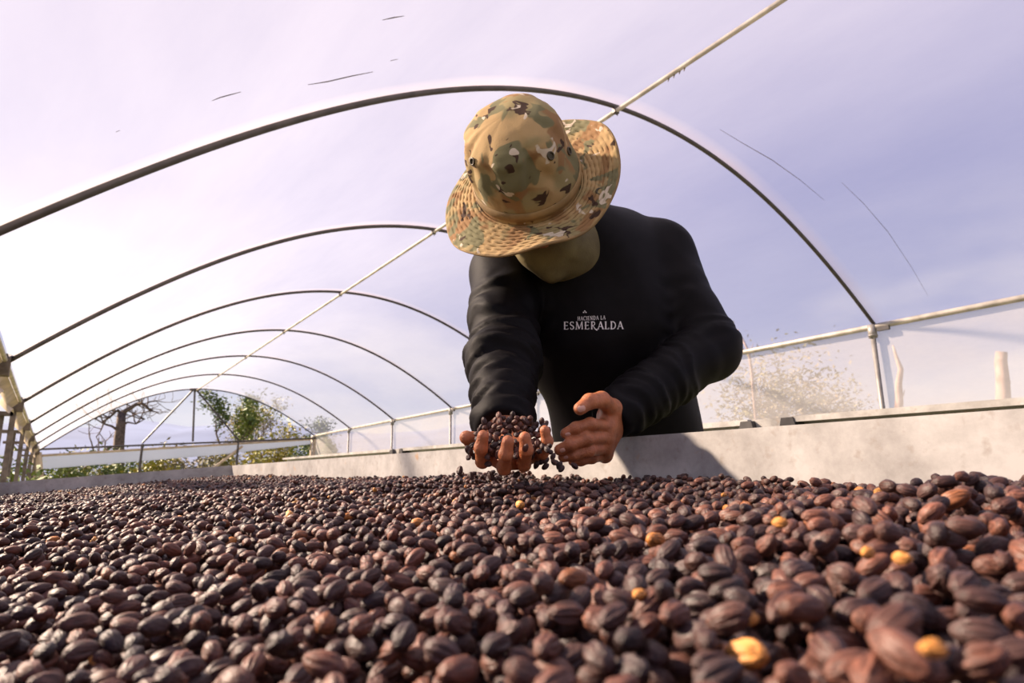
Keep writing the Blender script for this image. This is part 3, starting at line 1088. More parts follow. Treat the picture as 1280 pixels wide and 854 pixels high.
def torso(p, g):
    d = cone(p, J['pelvis'], J['waist'], .165 + g, .160 + g, DEPTHD, .70)
    d = smin(d, cone(p, J['waist'], J['chest'], .160 + g, .175 + g, DEPTHD, .70), .04)
    d = smin(d, cone(p, J['chest'], J['upper'], .175 + g, .120 + g, DEPTHD, .72), .04)
    d = smin(d, cone(p, J['rs'], J['upper'], .068 + g, .085 + g), .05)
    d = smin(d, cone(p, J['ls'], J['upper'], .076 + g, .085 + g), .05)
    d = smin(d, cone(p, J['hump'], J['chest'], .078 + g, .10 + g), .06)
    return d


def shirt_fn(p):
    g = 0.0
    d = torso(p, g)
    ra = chain(p, [J['rs'], J['re'], J['rw']], [.073, .054, .043], .02)
    cut = (p - npv(J['rw'])) @ npv((J['rw'] - J['re']).normalized()) - .012
    near = np.linalg.norm(p - npv(J['rw']), axis=1) < .12
    ra = np.where(near, np.maximum(ra, cut), ra)
    la = chain(p, [J['ls'], J['le'], J['lw']], [.082, .060, .043], .025)
    cut = (p - npv(J['lw'])) @ npv((J['lw'] - J['le']).normalized()) - .022
    near = np.linalg.norm(p - npv(J['lw']), axis=1) < .12
    la = np.where(near, np.maximum(la, cut), la)
    d = smin(d, ra, .022)
    d = smin(d, la, .022)
    # stop at the hem, below the belt
    hem = -((p - npv(J['pelvis'])) @ npv(SPN)) - .02
    return np.maximum(d, hem)


person = empty('person', (J['pelvis'].x + .05, J['pelvis'].y, ground_z(J['pelvis'].x, J['pelvis'].y)))
tag(person, 'person in a black long-sleeved shirt and camouflage hat scooping up coffee cherries', 'person')

sv, sf = sdf_mesh(shirt_fn, J.values(), .22, .0055)


def seg_param(P, a, b):
    a, b = np.array(a[:]), np.array(b[:])
    ab = b - a
    t = ((P - a) @ ab) / (ab @ ab)
    r = P - a - np.clip(t, 0, 1)[:, None] * ab
    return t, np.linalg.norm(r, axis=1), r


# cloth folds, pushed along the normals
tmp = mesh_np('shirt', sv, sf, None)
nrm = np.empty(len(sv) * 3); tmp.vertices.foreach_get('normal', nrm); nrm = nrm.reshape(-1, 3)
disp = np.zeros(len(sv))
for (a, b, r0, amp, freq, lo_, hi_) in [('re', 'rw', .075, .0075, 9.0, -.25, 1.05), ('rs', 're', .10, .0060, 3.2, .25, 1.2), ('le', 'lw', .08, .0050, 7.0, .15, 1.05), ('ls', 'le', .11, .0035, 3.5, .3, 1.1)]:
    t, r, rv = seg_param(sv, J[a], J[b])
    wgt = np.clip((t - lo_) / .2, 0, 1) * np.clip((hi_ - t) / .1, 0, 1) * np.clip((r0 - r) / .02, 0, 1)
    sel = np.where(wgt > 0)[0]
    for i in sel:
        q = sv[i]
        wv = noise.noise((q[0] * 14, q[1] * 14, q[2] * 14)) * 1.3
        ph = t[i] * freq * 2 + wv
        disp[i] += wgt[i] * amp * (1 - 2 * abs(noise.noise((ph, 3.1 + rv[i][0] * 9, rv[i][1] * 9))) ** .6) * 2.0
# long drag folds across the chest and belly
for i in range(len(sv)):
    q = Vector(sv[i])
    x_ = (q - J['chest']).dot(WID); y_ = (q - J['chest']).dot(SPN)
    u_ = x_ * 9 + y_ * 5.0 + noise.noise((q.x * 4, q.y * 4, q.z * 4)) * 1.6
    v_ = y_ * 2.2 - x_ * 2.0
    disp[i] += .011 * (noise.noise((u_, v_, 7.7)) - .15 * abs(noise.noise((u_ * 2.1, v_ * 1.5, 2.7))))
ed = np.concatenate([sf[:, [0, 1]], sf[:, [1, 2]], sf[:, [2, 3]], sf[:, [3, 0]]])
cn = np.bincount(ed.ravel(), minlength=len(sv))
for _ in range(3):
    ac_ = np.bincount(ed[:, 0], disp[ed[:, 1]], len(sv)) + np.bincount(ed[:, 1], disp[ed[:, 0]], len(sv))
    disp = .4 * disp + .6 * ac_ / np.maximum(cn, 1)
sv2 = sv + nrm * disp[:, None]
bpy.data.meshes.remove(tmp)
me = mesh_np('shirt', sv2, sf, M_SHIRT)
shirt = new_obj('shirt', me, None, person)
tag(shirt, 'black long-sleeved cotton shirt')

# --- trousers and boots
hipw = .085
kneeL = {}
for s_ in (-1, 1):
    pass


def leg_pts(s_):
    hip = J['pelvis'] + WID * (hipw * s_) + Vector((.0, 0, -.02))
    gx, gy = J['pelvis'].x + .10 + WID.x * .12 * s_, J['pelvis'].y + WID.y * .12 * s_
    foot = Vector((gx, gy, ground_z(gx, gy) + .09))
    knee = (hip + foot) / 2 + Vector((-.03, 0, .02))
    return hip, knee, foot


def trouser_fn(p):
    d = cone(p, J['pelvis'] + WID * -.07, J['pelvis'] + WID * .07, .115, .115)
    for s_ in (-1, 1):
        h_, k_, f_ = leg_pts(s_)
        d = smin(d, chain(p, [h_, k_, f_], [.098, .075, .065], .03), .03)
    return d


LP = [leg_pts(-1), leg_pts(1)]
tv, tf = sdf_mesh(trouser_fn, [x for q in LP for x in q] + [J['pelvis']], .16, .014)
new_obj('trousers', mesh_np('trousers', tv, tf, M_TROUSER), None, person)
for q in LP:
    f_ = q[2]
    gz = ground_z(f_.x, f_.y)
    a_, b_ = Vector((f_.x + .04, f_.y, gz + .045)), Vector((f_.x - .15, f_.y - .03, gz + .036))
    bv_, bf_ = sdf_mesh(lambda p: np.maximum(smin(cone(p, a_, b_, .046, .038), cone(p, a_, f_ + Vector((.01, 0, .03)), .05, .055), .02), gz - p[:, 2]), [a_, b_, f_], .1, .008)
    new_obj('boot', mesh_np('boot', bv_, bf_, M_BOOT), None, person)

# --- hat frame of reference
HC = C(660, 229, 1.20)                      # middle of the hat's base
vdir = ray(660, 229).normalized()
imr = (RIGHT - vdir * RIGHT.dot(vdir)).normalized()
imu = imr.cross(vdir).normalized()
HROLL = math.radians(15); HTH = math.radians(50)
upi = imu * math.cos(HROLL) - imr * math.sin(HROLL)
HZ = (upi * math.sin(HTH) - vdir * math.cos(HTH)).normalized()
HX = (imr * math.cos(HROLL) + imu * math.sin(HROLL)).normalized()
HX = (HX - HZ * HX.dot(HZ)).normalized()
HY = HZ.cross(HX)
HM = Matrix((HX, HY, HZ)).transposed().to_4x4()
HM.translation = HC
FACE = -HY                                   # the way the face looks, below the brim


def hat_l(x, y, z): return HM @ Vector((x, y, z))


# --- body (skin): head, neck, forearms and hands as one mesh
headc = hat_l(0, 0, -.012)
chin = hat_l(0, -.055, -.115)
neckt = hat_l(0, .035, -.09)
RF = [  # right hand fingers: knuckle, middle joint, last joint, tip
    [C(610, 566, .905), C(603, 577, .868), C(601, 560, .846), C(604, 545, .842)],
    [C(630, 574, .900), C(630, 585, .853), C(632, 568, .829), C(635, 552, .826)],
    [C(650, 573, .905), C(655, 581, .862), C(658, 563, .840), C(656, 547, .838)],
    [C(667, 565, .915), C(678, 567, .882), C(684, 552, .866), C(681, 538, .864)]]
RT = [C(622, 556, .955), C(604, 556, .930), C(591, 551, .912), C(583, 547, .902)]
LF = [
    [C(758, 533, 1.045), C(738, 530, 1.000), C(720, 535, .992), C(707, 542, .994)],
    [C(756, 547, 1.042), C(733, 549, .992), C(713, 556, .985), C(699.5, 562.5, .988)],
    [C(755, 560, 1.048), C(736, 564, .998), C(717, 569, .993), C(704, 571.5, .998)],
    [C(756, 569, 1.062), C(740, 573, 1.030), C(726, 576, 1.022), C(716, 577, 1.028)]]
LT = [C(766, 512, 1.060), C(752, 500, 1.020), C(737, 502, .998), C(725, 511, .985)]


def digit(p, pts, r0, r1):
    n = len(pts)
    rs = [r0 + (r1 - r0) * i / (n - 1) for i in range(n)]
    d = chain(p, pts, rs, .004)
    for j in pts[1:-1]:                      # knuckle swelling
        d = smin(d, np.linalg.norm(p - npv(j), axis=1) - (r0 + r1) / 2 * .93, .004)
    return d


def rhand_fn(p):
    d = cone(p, J['re'].lerp(J['rw'], .55), J['rw'], .030, .027)
    cupc = C(636, 566, .945)
    d = smin(d, cone(p, J['rw'], cupc, .027, .024), .02)
    for i, f_ in enumerate(RF):
        d = smin(d, cone(p, cupc.lerp(J['rw'], .3), f_[0], .019, .0125), .012)
    for a, b in zip(RF[:-1], RF[1:]):
        d = smin(d, cone(p, a[0], b[0], .0115, .0115), .008)
    d = smin(d, cone(p, C(614, 568, .898), C(664, 566, .905), .013, .012), .010)
    d = smin(d, cone(p, C(628, 576, .885), C(652, 575, .89), .013, .013), .010)
    d = smin(d, cone(p, cupc, RT[0], .02, .016), .012)
    d = smin(d, digit(p, RT, .0150, .0098), .008)
    for i, f_ in enumerate(RF):
        d = smin(d, digit(p, f_, [.0094, .0096, .0092, .0082][i], [.0078, .0080, .0078, .0068][i]), .005)
    return d


def lhand_fn(p):
    d = cone(p, J['le'].lerp(J['lw'], .6), J['lw'], .029, .026)
    for i, f_ in enumerate(LF):
        d = smin(d, cone(p, J['lw'], f_[0], .021, .0120), .014)
    for a, b in zip(LF[:-1], LF[1:]):
        d = smin(d, cone(p, a[0], b[0], .0115, .0115), .008)
    d = smin(d, cone(p, J['lw'], LT[0], .021, .016), .012)
    d = smin(d, cone(p, LT[0], LF[0][0], .013, .011), .012)
    d = smin(d, digit(p, LT, .0150, .0100), .008)
    for i, f_ in enumerate(LF):
        d = smin(d, digit(p, f_, [.0102, .0106, .0100, .0088][i], [.0084, .0088, .0082, .0074][i]), .0045)
    return d


def head_fn(p):
    d = cone(p, hat_l(0, .012, .012), hat_l(0, -.005, -.03), .088, .080)
    d = smin(d, cone(p, hat_l(0, -.03, -.05), chin, .062, .036), .03)
    d = smin(d, cone(p, hat_l(0, -.085, -.025), hat_l(0, -.102, -.055), .009, .014), .012)   # nose
    d = smin(d, cone(p, hat_l(-.035, -.078, -.018), hat_l(.035, -.078, -.018), .012, .012), .015)  # brow
    for s_ in (-1, 1):
        d = smin(d, cone(p, hat_l(.078 * s_, .012, -.02), hat_l(.074 * s_, .008, -.058), .014, .010), .006)  # ears
        eye = np.linalg.norm(p - npv(hat_l(.032 * s_, -.083, -.034)), axis=1) - .011
        d = np.maximum(d, -eye)
    mouth = cone(p, hat_l(-.02, -.088, -.083), hat_l(.02, -.088, -.083), .004, .004)
    d = np.maximum(d, -mouth)
    d = smin(d, cone(p, neckt, J['upper'] + Vector((0, 0, .03)), .056, .062), .02)
    d = smin(d, torso(p, -.022), .03)
    return d


parts_ = []
parts_.append(sdf_mesh(head_fn, [HC, chin, J['pelvis'], J['rs'], J['ls'], J['hump']], .17, .0085))
parts_.append(sdf_mesh(rhand_fn, [x for f_ in RF for x in f_] + RT + [J['re'].lerp(J['rw'], .55), J['rw']], .04, .0019))
parts_.append(sdf_mesh(lhand_fn, [x for f_ in LF for x in f_] + LT + [J['le'].lerp(J['lw'], .6), J['lw']], .04, .0019))
# upper arms inside the sleeves tie the hands to the trunk
def arms_fn(p):
    d = chain(p, [J['rs'], J['re'], J['re'].lerp(J['rw'], .7)], [.052, .038, .029], .01)
    return smin(d, chain(p, [J['ls'], J['le'], J['le'].lerp(J['lw'], .75)], [.056, .040, .028], .01), .01)
parts_.append(sdf_mesh(arms_fn, [J['rs'], J['re'], J['rw'], J['ls'], J['le'], J['lw']], .09, .008))
bv_, bf_, o_ = [], [], 0
for v_, f_ in parts_:
    bv_.append(v_); bf_.append(f_ + o_); o_ += len(v_)
me = mesh_np('body', np.concatenate(bv_), np.concatenate(bf_), M_SKIN)
body = new_obj('body', me, None, person)
rh_tree = BVHTree.FromPolygons(parts_[1][0].tolist(), parts_[1][1].tolist())
lh_tree = BVHTree.FromPolygons(parts_[2][0].tolist(), parts_[2][1].tolist())


def nail(tree, px, py, ax_to, rx, ry):
    d = ray(px, py).normalized()
    hit = tree.ray_cast(Vector((0, 0, 0)), d)
    if hit[0] is None: return
    p, n_ = hit[0], hit[1]
    t_ = (ax_to - p); t_ = (t_ - n_ * t_.dot(n_)).normalized(); b_ = n_.cross(t_)
    vs = [p + n_ * .0009]
    K = 14
    for ring, hgt in ((.6, .0006), (1.0, -.0006)):
        for k_ in range(K):
            a = 2 * math.pi * k_ / K
            sx = abs(math.cos(a)) ** .8 * math.copysign(1, math.cos(a)); sy = abs(math.sin(a)) ** .8 * math.copysign(1, math.sin(a))
            vs.append(p + t_ * (rx * ring * sx) + b_ * (ry * ring * sy) + n_ * (hgt - .0012 * (sy * ring) ** 2))
    fs = [(0, 1 + k_, 1 + (k_ + 1) % K) for k_ in range(K)] + [(1 + k_, 1 + K + k_, 1 + K + (k_ + 1) % K, 1 + (k_ + 1) % K) for k_ in range(K)]
    me = bpy.data.meshes.new('fingernail'); me.from_pydata([tuple(x) for x in vs], [], fs); me.update()
    new_obj('fingernail', me, M_NAIL, body, True)


nail(lh_tree, 727, 511, LT[3], .0065, .0052)
nail(lh_tree, 710, 543, LF[0][3], .0052, .0042)
nail(lh_tree, 703, 563, LF[1][3], .0054, .0044)
nail(lh_tree, 707.5, 572, LF[2][3], .0050, .0040)

# --- neck gaiter
def gaiter_fn(p):
    d = cone(p, hat_l(0, -.018, -.060), hat_l(0, -.045, -.105), .082, .060)
    d = smin(d, cone(p, C(690, 300, 1.24), C(712, 318, 1.30), .060, .072), .03)
    d = smin(d, cone(p, C(715, 300, 1.31), C(712, 318, 1.33), .058, .060), .03)
    d = smin(d, cone(p, C(664, 318, 1.22), C(690, 345, 1.24), .016, .012), .03)   # loose fold
    top = (p - npv(hat_l(0, 0, -.035))) @ npv(HZ)
    return np.maximum(d, top)


gv, gf = sdf_mesh(gaiter_fn, [chin, C(725, 325, 1.34), HC], .13, .005)
gv = np.array([(Vector(q) + Vector((0, 0, 1)) * (.003 * noise.noise((q[0] * 22, q[1] * 22, q[2] * 60)))) [:] for q in gv])
gt = new_obj('neck_gaiter', mesh_np('neck_gaiter', gv, gf, M_GAITER), None, person)
tag(gt, 'olive green cloth neck gaiter')

# --- hat
def loft(rows, closed_top=False):
    K = len(rows[0])
    V = [q for r in rows for q in r]; Fq = []
    for i in range(len(rows) - 1):
        for k_ in range(K):
            Fq.append((i * K + k_, i * K + (k_ + 1) % K, (i + 1) * K + (k_ + 1) % K, (i + 1) * K + k_))
    if closed_top:
        Fq.append(tuple((len(rows) - 1) * K + k_ for k_ in range(K)))
    return V, Fq


def hat_obj(name, V, Fq, material, parent, solid=0.0):
    me = bpy.data.meshes.new(name)
    me.from_pydata([tuple(q) for q in V], [], Fq); me.update()
    o = bpy.data.objects.new(name, me); COL.objects.link(o)
    me.materials.append(material)
    me.polygons.foreach_set('use_smooth', np.ones(len(me.polygons), bool))
    o.parent = parent
    o.matrix_parent_inverse = Matrix.Translation(-person.location) if parent is person else Matrix.Identity(4)
    if parent is person: o.matrix_basis = HM
    if solid:
        md = o.modifiers.new('thick', 'SOLIDIFY'); md.thickness = solid; md.offset = -1
    return o


CRX, CRY = .098, .106
K = 128
prof = [(1.0, -.012), (1.0, 0), (1.0, .012), (1.0, .024), (.995, .036), (.985, .048), (.965, .060), (.935, .071), (.89, .082), (.82, .092), (.72, .100), (.58, .106), (.40, .110), (.2, .112), (.04, .113)]
# finer profile
pf = []
for (r1, z1), (r2, z2) in zip(prof[:-1], prof[1:]):
    for q in range(3):
        pf.append((r1 + (r2 - r1) * q / 3, z1 + (z2 - z1) * q / 3))
pf.append(prof[-1])
pf = [(r_, z_ * 1.32 if z_ > 0 else z_) for r_, z_ in pf]
rows = []
for r_, z_ in pf:
    row = []
    for k_ in range(K):
        a = 2 * math.pi * k_ / K
        x, y = CRX * r_ * math.cos(a), CRY * r_ * math.sin(a)
        up_ = min(1, max(0, (z_ - .03) / .05))
        n1 = noise.noise((x * 16 + 3, y * 16, z_ * 10)); n2_ = noise.noise((x * 36, y * 36 + 5, z_ * 26))
        s_ = 1 + up_ * (.075 * n1 + .07 * n2_)
        crease = sum(-dp * math.exp(-(((a - ac + .9 * (z_ - .06) * sl) % 6.283) / wd if ((a - ac + .9 * (z_ - .06) * sl) % 6.283) < 3.14 else (6.283 - (a - ac + .9 * (z_ - .06) * sl) % 6.283) / wd) ** 2) for ac, dp, wd, sl in ((4.25, .085, .14, 3), (4.75, .07, .10, -4), (5.25, .06, .12, 5), (3.55, .10, .12, 2), (2.9, .06, .12, -3), (5.9, .05, .12, 2))) * up_ * (1.5 - up_ * .6)
        crease += .03 * math.exp(-((z_ - .118) / .006) ** 2)
        s_ += crease
        x *= s_; y *= s_
        zz = z_ + up_ * .006 * noise.noise((x * 20, y * 20, 4.4)) + up_ * .012 * (x / CRX) * .4
        row.append((x - .010 * up_, y + .004 * up_, zz))
    rows.append(row)
V, Fq = loft(rows, True)
hat = hat_obj('hat', V, Fq, M_CAMO, person, .002)
tag(hat, 'wide-brimmed camouflage sun hat with tan band')

K2 = 360
rows = []
NR = 40
for i in range(NR + 1):
    u_ = i / NR
    row = []
    for k_ in range(K2):
        a = 2 * math.pi * k_ / K2
        c_, s_ = math.cos(a), math.sin(a)
        wdt = .070 + .004 * math.sin(2 * a + .6)
        rx, ry = CRX * 1.0 + wdt * u_, CRY * 1.0 + wdt * u_
        droop = .010 + .006 * s_ + .012 * max(0, -c_) * u_ - .012 * max(0, -s_) ** 1.5 * u_
        curl = .045 * max(0, math.cos(a - .35)) ** 2 * u_ ** 1.6 - .008 * max(0, math.cos(a - 3.2)) ** 2 * u_ - .000 * max(0, math.cos(a - 4.3)) ** 2 * u_
        wav = .006 * math.sin(3 * a + 1.0) * u_ + .003 * math.sin(7 * a) * u_
        z_ = -.006 - droop * u_ * 1.2 + curl + wav
        # rows of stitching quilt the brim
        z_ += .0011 * math.cos(u_ * 2 * math.pi * 9) * (1 if u_ < .95 else 0) * min(1, (1 - u_) * 10)
        rw_ = math.floor(u_ * 9)
        z_ += (.0011 * math.sin(a * 44 + rw_ * 2.1 + 2.0 * noise.noise((c_ * 3, s_ * 3, rw_))) + .0012 * noise.noise((c_ * 20, s_ * 20, rw_ * .7))) * abs(math.sin(u_ * math.pi * 9)) * min(1, u_ * 6)
        row.append((rx * c_, ry * s_, z_))
    rows.append(row)
V, Fq = loft(rows)
brim = hat_obj('brim', V, Fq, M_CAMO, hat, .003)
tag(brim, 'floppy stitched brim')
BRV = V; BRF = Fq
rim = []
def f(b):
    b.tube([Vector(q) for q in rows[-1]] + [Vector(rows[-1][0])], .0028, 8, False)
bb = MB(); f(bb)
hat_obj('brim_edge', bb.v, bb.f, M_BAND, hat)
rows_b = []
for z_, s_ in ((.006, 1.005), (.007, 1.03), (.015, 1.035), (.023, 1.03), (.024, 1.005)):
    rows_b.append([(CRX * s_ * math.cos(2 * math.pi * k_ / K), CRY * s_ * math.sin(2 * math.pi * k_ / K), z_ + .004 * math.sin(2 * math.pi * k_ / K * 2) * .4) for k_ in range(K)])
V, Fq = loft(rows_b)
hat_obj('hat_band', V, Fq, M_BAND, hat)

hat_me = hat.data; HMi = HM.inverted()
hv = [v.co[:] for v in hat_me.vertices]; hf = [tuple(p.vertices) for p in hat_me.polygons]
ct_ = BVHTree.FromPolygons(hv, hf); bt_ = BVHTree.FromPolygons(BRV, BRF)


def grommet(tree, px, py, R_, r_):
    o_ = HMi @ Vector((0, 0, 0)); d_ = (HMi.to_3x3() @ ray(px, py)).normalized()
    h_ = tree.ray_cast(o_, d_)
    if h_[0] is None: return
    p, n_ = h_[0], h_[1]
    if n_.dot(d_) > 0: n_ = -n_
    q = n_.to_track_quat('Z', 'Y').to_matrix()
    b = MB()
    pts = [p + n_ * .001 + q @ Vector((R_ * math.cos(2 * math.pi * k_ / 16), R_ * math.sin(2 * math.pi * k_ / 16), 0)) for k_ in range(17)]
    b.tube(pts, r_, 6, False)
    b.add([p + n_ * .0004 + q @ Vector((R_ * math.cos(2 * math.pi * k_ / 16), R_ * math.sin(2 * math.pi * k_ / 16), 0)) for k_ in range(16)], [tuple(range(16))])
    hat_obj('vent_eyelet', b.v, b.f, M_GROM, hat)


grommet(ct_, 688, 195, .0062, .0016)
grommet(ct_, 711, 189, .0062, .0016)
grommet(ct_, 591, 202, .0055, .0016)
grommet(bt_, 750, 240, .0065, .0020)

# --- lettering on the chest
def stroke(b, pts, w_):
    """flat ribbon through 2-D points; w_ = one width or (start, end)"""
    P = [Vector((x, y)) for x, y in pts]
    n = len(P)
    w0, w1 = w_ if isinstance(w_, tuple) else (w_, w_)
    L_, R_ = [], []
    for i in range(n):
        t = (P[min(i + 1, n - 1)] - P[max(i - 1, 0)]).normalized()
        nn = Vector((-t.y, t.x)); ww = (w0 + (w1 - w0) * i / (n - 1)) / 2
        L_.append(P[i] + nn * ww); R_.append(P[i] - nn * ww)
    for i in range(n - 1):
        b.append([L_[i], L_[i + 1], R_[i + 1], R_[i]])


def arcp(cx, cy, rx, ry, a0, a1, n=10):
    return [(cx + rx * math.cos(math.radians(a0 + (a1 - a0) * i / n)), cy + ry * math.sin(math.radians(a0 + (a1 - a0) * i / n))) for i in range(n + 1)]


TK, TN = .15, .075


def glyph(ch):
    """serif capital on a unit-high cell -> list of quads, advance width"""
    q = []
    def ser(x, y, w_=.24): stroke(q, [(x - w_ / 2, y), (x + w_ / 2, y)], .06)
    if ch == 'E':
        stroke(q, [(.16, 0), (.16, 1)], TK)
        for y, x in ((.03, .58), (.5, .48), (.97, .55)): stroke(q, [(.05, y), (x, y)], TN)
        stroke(q, [(.57, .0), (.57, .2)], .06); stroke(q, [(.54, .82), (.54, 1)], .06); stroke(q, [(.47, .42), (.47, .58)], .06)
        return q, .66
    if ch == 'S':
        stroke(q, arcp(.29, .74, .20, .24, 40, 200, 10) , (TN, TK)); stroke(q, [(.105, .66), (.2, .54), (.38, .46), (.475, .34)], TK)
        stroke(q, arcp(.29, .26, .20, .24, 20, -140, 10), (TK, TN)); stroke(q, [(.46, .78), (.46, .98)], .06); stroke(q, [(.11, .03), (.11, .24)], .06)
        return q, .60
    if ch == 'M':
        stroke(q, [(.12, 0), (.18, 1)], TN); stroke(q, [(.17, 1), (.48, .05)], TK); stroke(q, [(.48, .05), (.80, 1)], TN); stroke(q, [(.80, 1), (.86, 0)], TK)
        ser(.12, .03); ser(.86, .03); ser(.14, .97, .16); ser(.82, .97, .16)
        return q, 1.0
    if ch == 'R':
        stroke(q, [(.16, 0), (.16, 1)], TK); stroke(q, [(.16, .97)] + arcp(.30, .74, .22, .23, 90, -90, 10) + [(.16, .51)], TN + .03)
        stroke(q, [(.28, .5), (.52, .1), (.82, -.14)], (TN, TK)); ser(.16, .03); ser(.12, .97, .16)
        return q, .74
    if ch == 'A':
        stroke(q, [(.08, 0), (.38, 1)], TN); stroke(q, [(.37, 1), (.70, 0)], TK); stroke(q, [(.18, .34), (.58, .34)], TN * .9); ser(.08, .03); ser(.70, .03)
        return q, .76
    if ch == 'L':
        stroke(q, [(.16, 0), (.16, 1)], TK); stroke(q, [(.05, .03), (.55, .03)], TN); stroke(q, [(.55, 0), (.55, .22)], .06); ser(.16, .97)
        return q, .60
    if ch == 'D':
        stroke(q, [(.16, 0), (.16, 1)], TK); stroke(q, [(.05, .97), (.3, .97)] + arcp(.30, .5, .36, .47, 88, -88, 14) + [(.05, .03)], TN + .04)
        return q, .78
    if ch == 'H':
        for x in (.15, .62): stroke(q, [(x, 0), (x, 1)], TK); ser(x, .03); ser(x, .97)
        stroke(q, [(.15, .5), (.62, .5)], TN)
        return q, .80
    if ch == 'C':
        stroke(q, arcp(.40, .5, .32, .47, 50, 310, 16), TN + .05); stroke(q, [(.61, .78), (.61, 1)], .06)
        return q, .72
    if ch == 'I':
        stroke(q, [(.15, 0), (.15, 1)], TK); ser(.15, .03); ser(.15, .97)
        return q, .32
    if ch == 'N':
        stroke(q, [(.14, 0), (.14, 1)], TN); stroke(q, [(.12, 1), (.66, 0)], TK); stroke(q, [(.66, 0), (.66, 1)], TN); ser(.14, .03); ser(.66, .97)
        return q, .82
    return q, .36


def line_px(text, x0, y0, x1, y1, hgt):
    gl = [glyph(c_) for c_ in text]
    gap = .10
    tot = sum(a for _, a in gl) + gap * (len(gl) - 1)
    quads = []; cur = 0
    for qs, adv in gl:
        for quad in qs:
            out_ = []
            for v in quad:
                t_ = (cur + v.x) / tot
                out_.append((x0 + (x1 - x0) * t_, y0 + (y1 - y0) * t_ - v.y * hgt))
            quads.append(out_)
        cur += adv + gap
    return quads


st_tree = BVHTree.FromPolygons(sv2.tolist(), sf.tolist())


def print_on_shirt(name, quads):
    V, Fq = [], []
    for quad in quads:
        pts = []
        for (px, py) in quad:
            h_ = st_tree.ray_cast(Vector((0, 0, 0)), ray(px, py).normalized())
            if h_[0] is None: break
            pts.append((h_[0], h_[1]))
        if len(pts) < 4: continue
        b = len(V)
        for p, n_ in pts:
            n_ = n_ if n_.dot(p) < 0 else -n_
            V.append(tuple(p + n_ * .0012))
        Fq.append((b, b + 1, b + 2, b + 3))
    me = bpy.data.meshes.new(name); me.from_pydata(V, [], Fq); me.update()
    o = new_obj(name, me, M_PRINT, shirt)
    o.matrix_parent_inverse = Matrix.Translation(-person.location)
    o.parent = shirt
    return o


print_on_shirt('chest_lettering', line_px('ESMERALDA', 704.5, 412, 779, 411.5, 9.6))
print_on_shirt('chest_lettering', line_px('HACIENDA LA', 722, 400.9, 756.5, 399.4, 4.9))
print_on_shirt('chest_lettering', [[(731 + dx - .8, 388.5 + dy), (731 + dx + .8, 388.5 + dy), (731 + dx + .8, 388.5 + dy + 1.1), (731 + dx - .8, 388.5 + dy + 1.1)] for dx, dy in ((0, 0), (-1.5, 1.6), (1.5, 1.6))])

# --- cherries in the right hand and falling from it
def rnd_rot():
    return Matrix.Rotation(R0.uniform(0, 6.28), 3, 'Z') @ Matrix.Rotation(R0.uniform(-1.3, 1.3), 3, 'Y') @ Matrix.Rotation(R0.uniform(0, 6.28), 3, 'X')


held = []
def try_put(p, mind):
    for q in held:
        if (p - q).length < mind: return False
    held.append(p); return True


for phase, cap in ((0, 78), (1, 96)):
    tries = 0
    while tries < 9000 and len(held) < cap:
        tries += 1
        px, py = R0.uniform(596, 688), R0.uniform(515, 570)
        dx = (px - 642) / 46.0
        topy = 521 + 14 * dx * dx + 4 * math.sin(px * .35)
        boty = 572 - 12 * dx * dx
        if py < topy or py > boty: continue
        fr = (py - topy) / max(1, boty - topy)
        dep_ = .897 - .048 * fr + (R0.uniform(-.003, .003) if phase == 0 else R0.uniform(.008, .03))
        p = C(px, py, dep_)
        h_ = rh_tree.find_nearest(p)
        if (p - h_[0]).dot(h_[1]) < 0.0015: continue
        try_put(p, .0085)
print('held', len(held))
for p in held:
    put_bean(p, rnd_rot(), [R0.uniform(.85, 1.05)] * 3, TPAL[R0.randrange(6)], 'dark dried coffee cherry held in the cupped right hand', 'cherries in the cupped hand')
for (px, py, d_) in [(684.6, 550.7, .90), (675, 561, .90), (665, 571, .89), (677, 567, .91), (682, 567, .90), (690, 571, .91), (687, 566, .92), (672, 580.5, .90), (678, 578.5, .91), (684.6, 582.6, .90), (681, 574, .905), (700.5, 582.6, .92), (703, 587, .91), (698, 579, .925), (721, 580.5, .98), (693, 577, .92),
                     (585, 561, .89), (591, 556, .885), (589, 565, .88), (585.7, 572.4, .88), (593, 570, .88), (575.5, 588.7, .86), (586.7, 594, .88), (616, 594, .90), (645.6, 593, .90)]:
    put_bean(C(px + R0.uniform(-3, 3), py + R0.uniform(-2, 2), d_ + R0.uniform(-.015, .01)), rnd_rot(), [R0.uniform(.85, 1.05)] * 3, TPAL[R0.choice((0, 0, 3, 5, 1))], 'dark dried coffee cherry falling through the air from the hand', 'falling cherries')
for (px, py) in [(609, 571), (616, 567), (610, 580), (645, 567), (657, 560), (646, 556), (622, 560), (667, 557)]:
    d = ray(px, py).normalized()
    h_ = rh_tree.ray_cast(Vector((0, 0, 0)), d)
    if h_[0] is not None:
        put_bean(h_[0] - d * .004, rnd_rot(), [.9] * 3, TPAL[R0.choice((1, 2, 5))], 'small dried coffee cherry caught between the fingers of the cupped hand', 'cherries between the fingers')

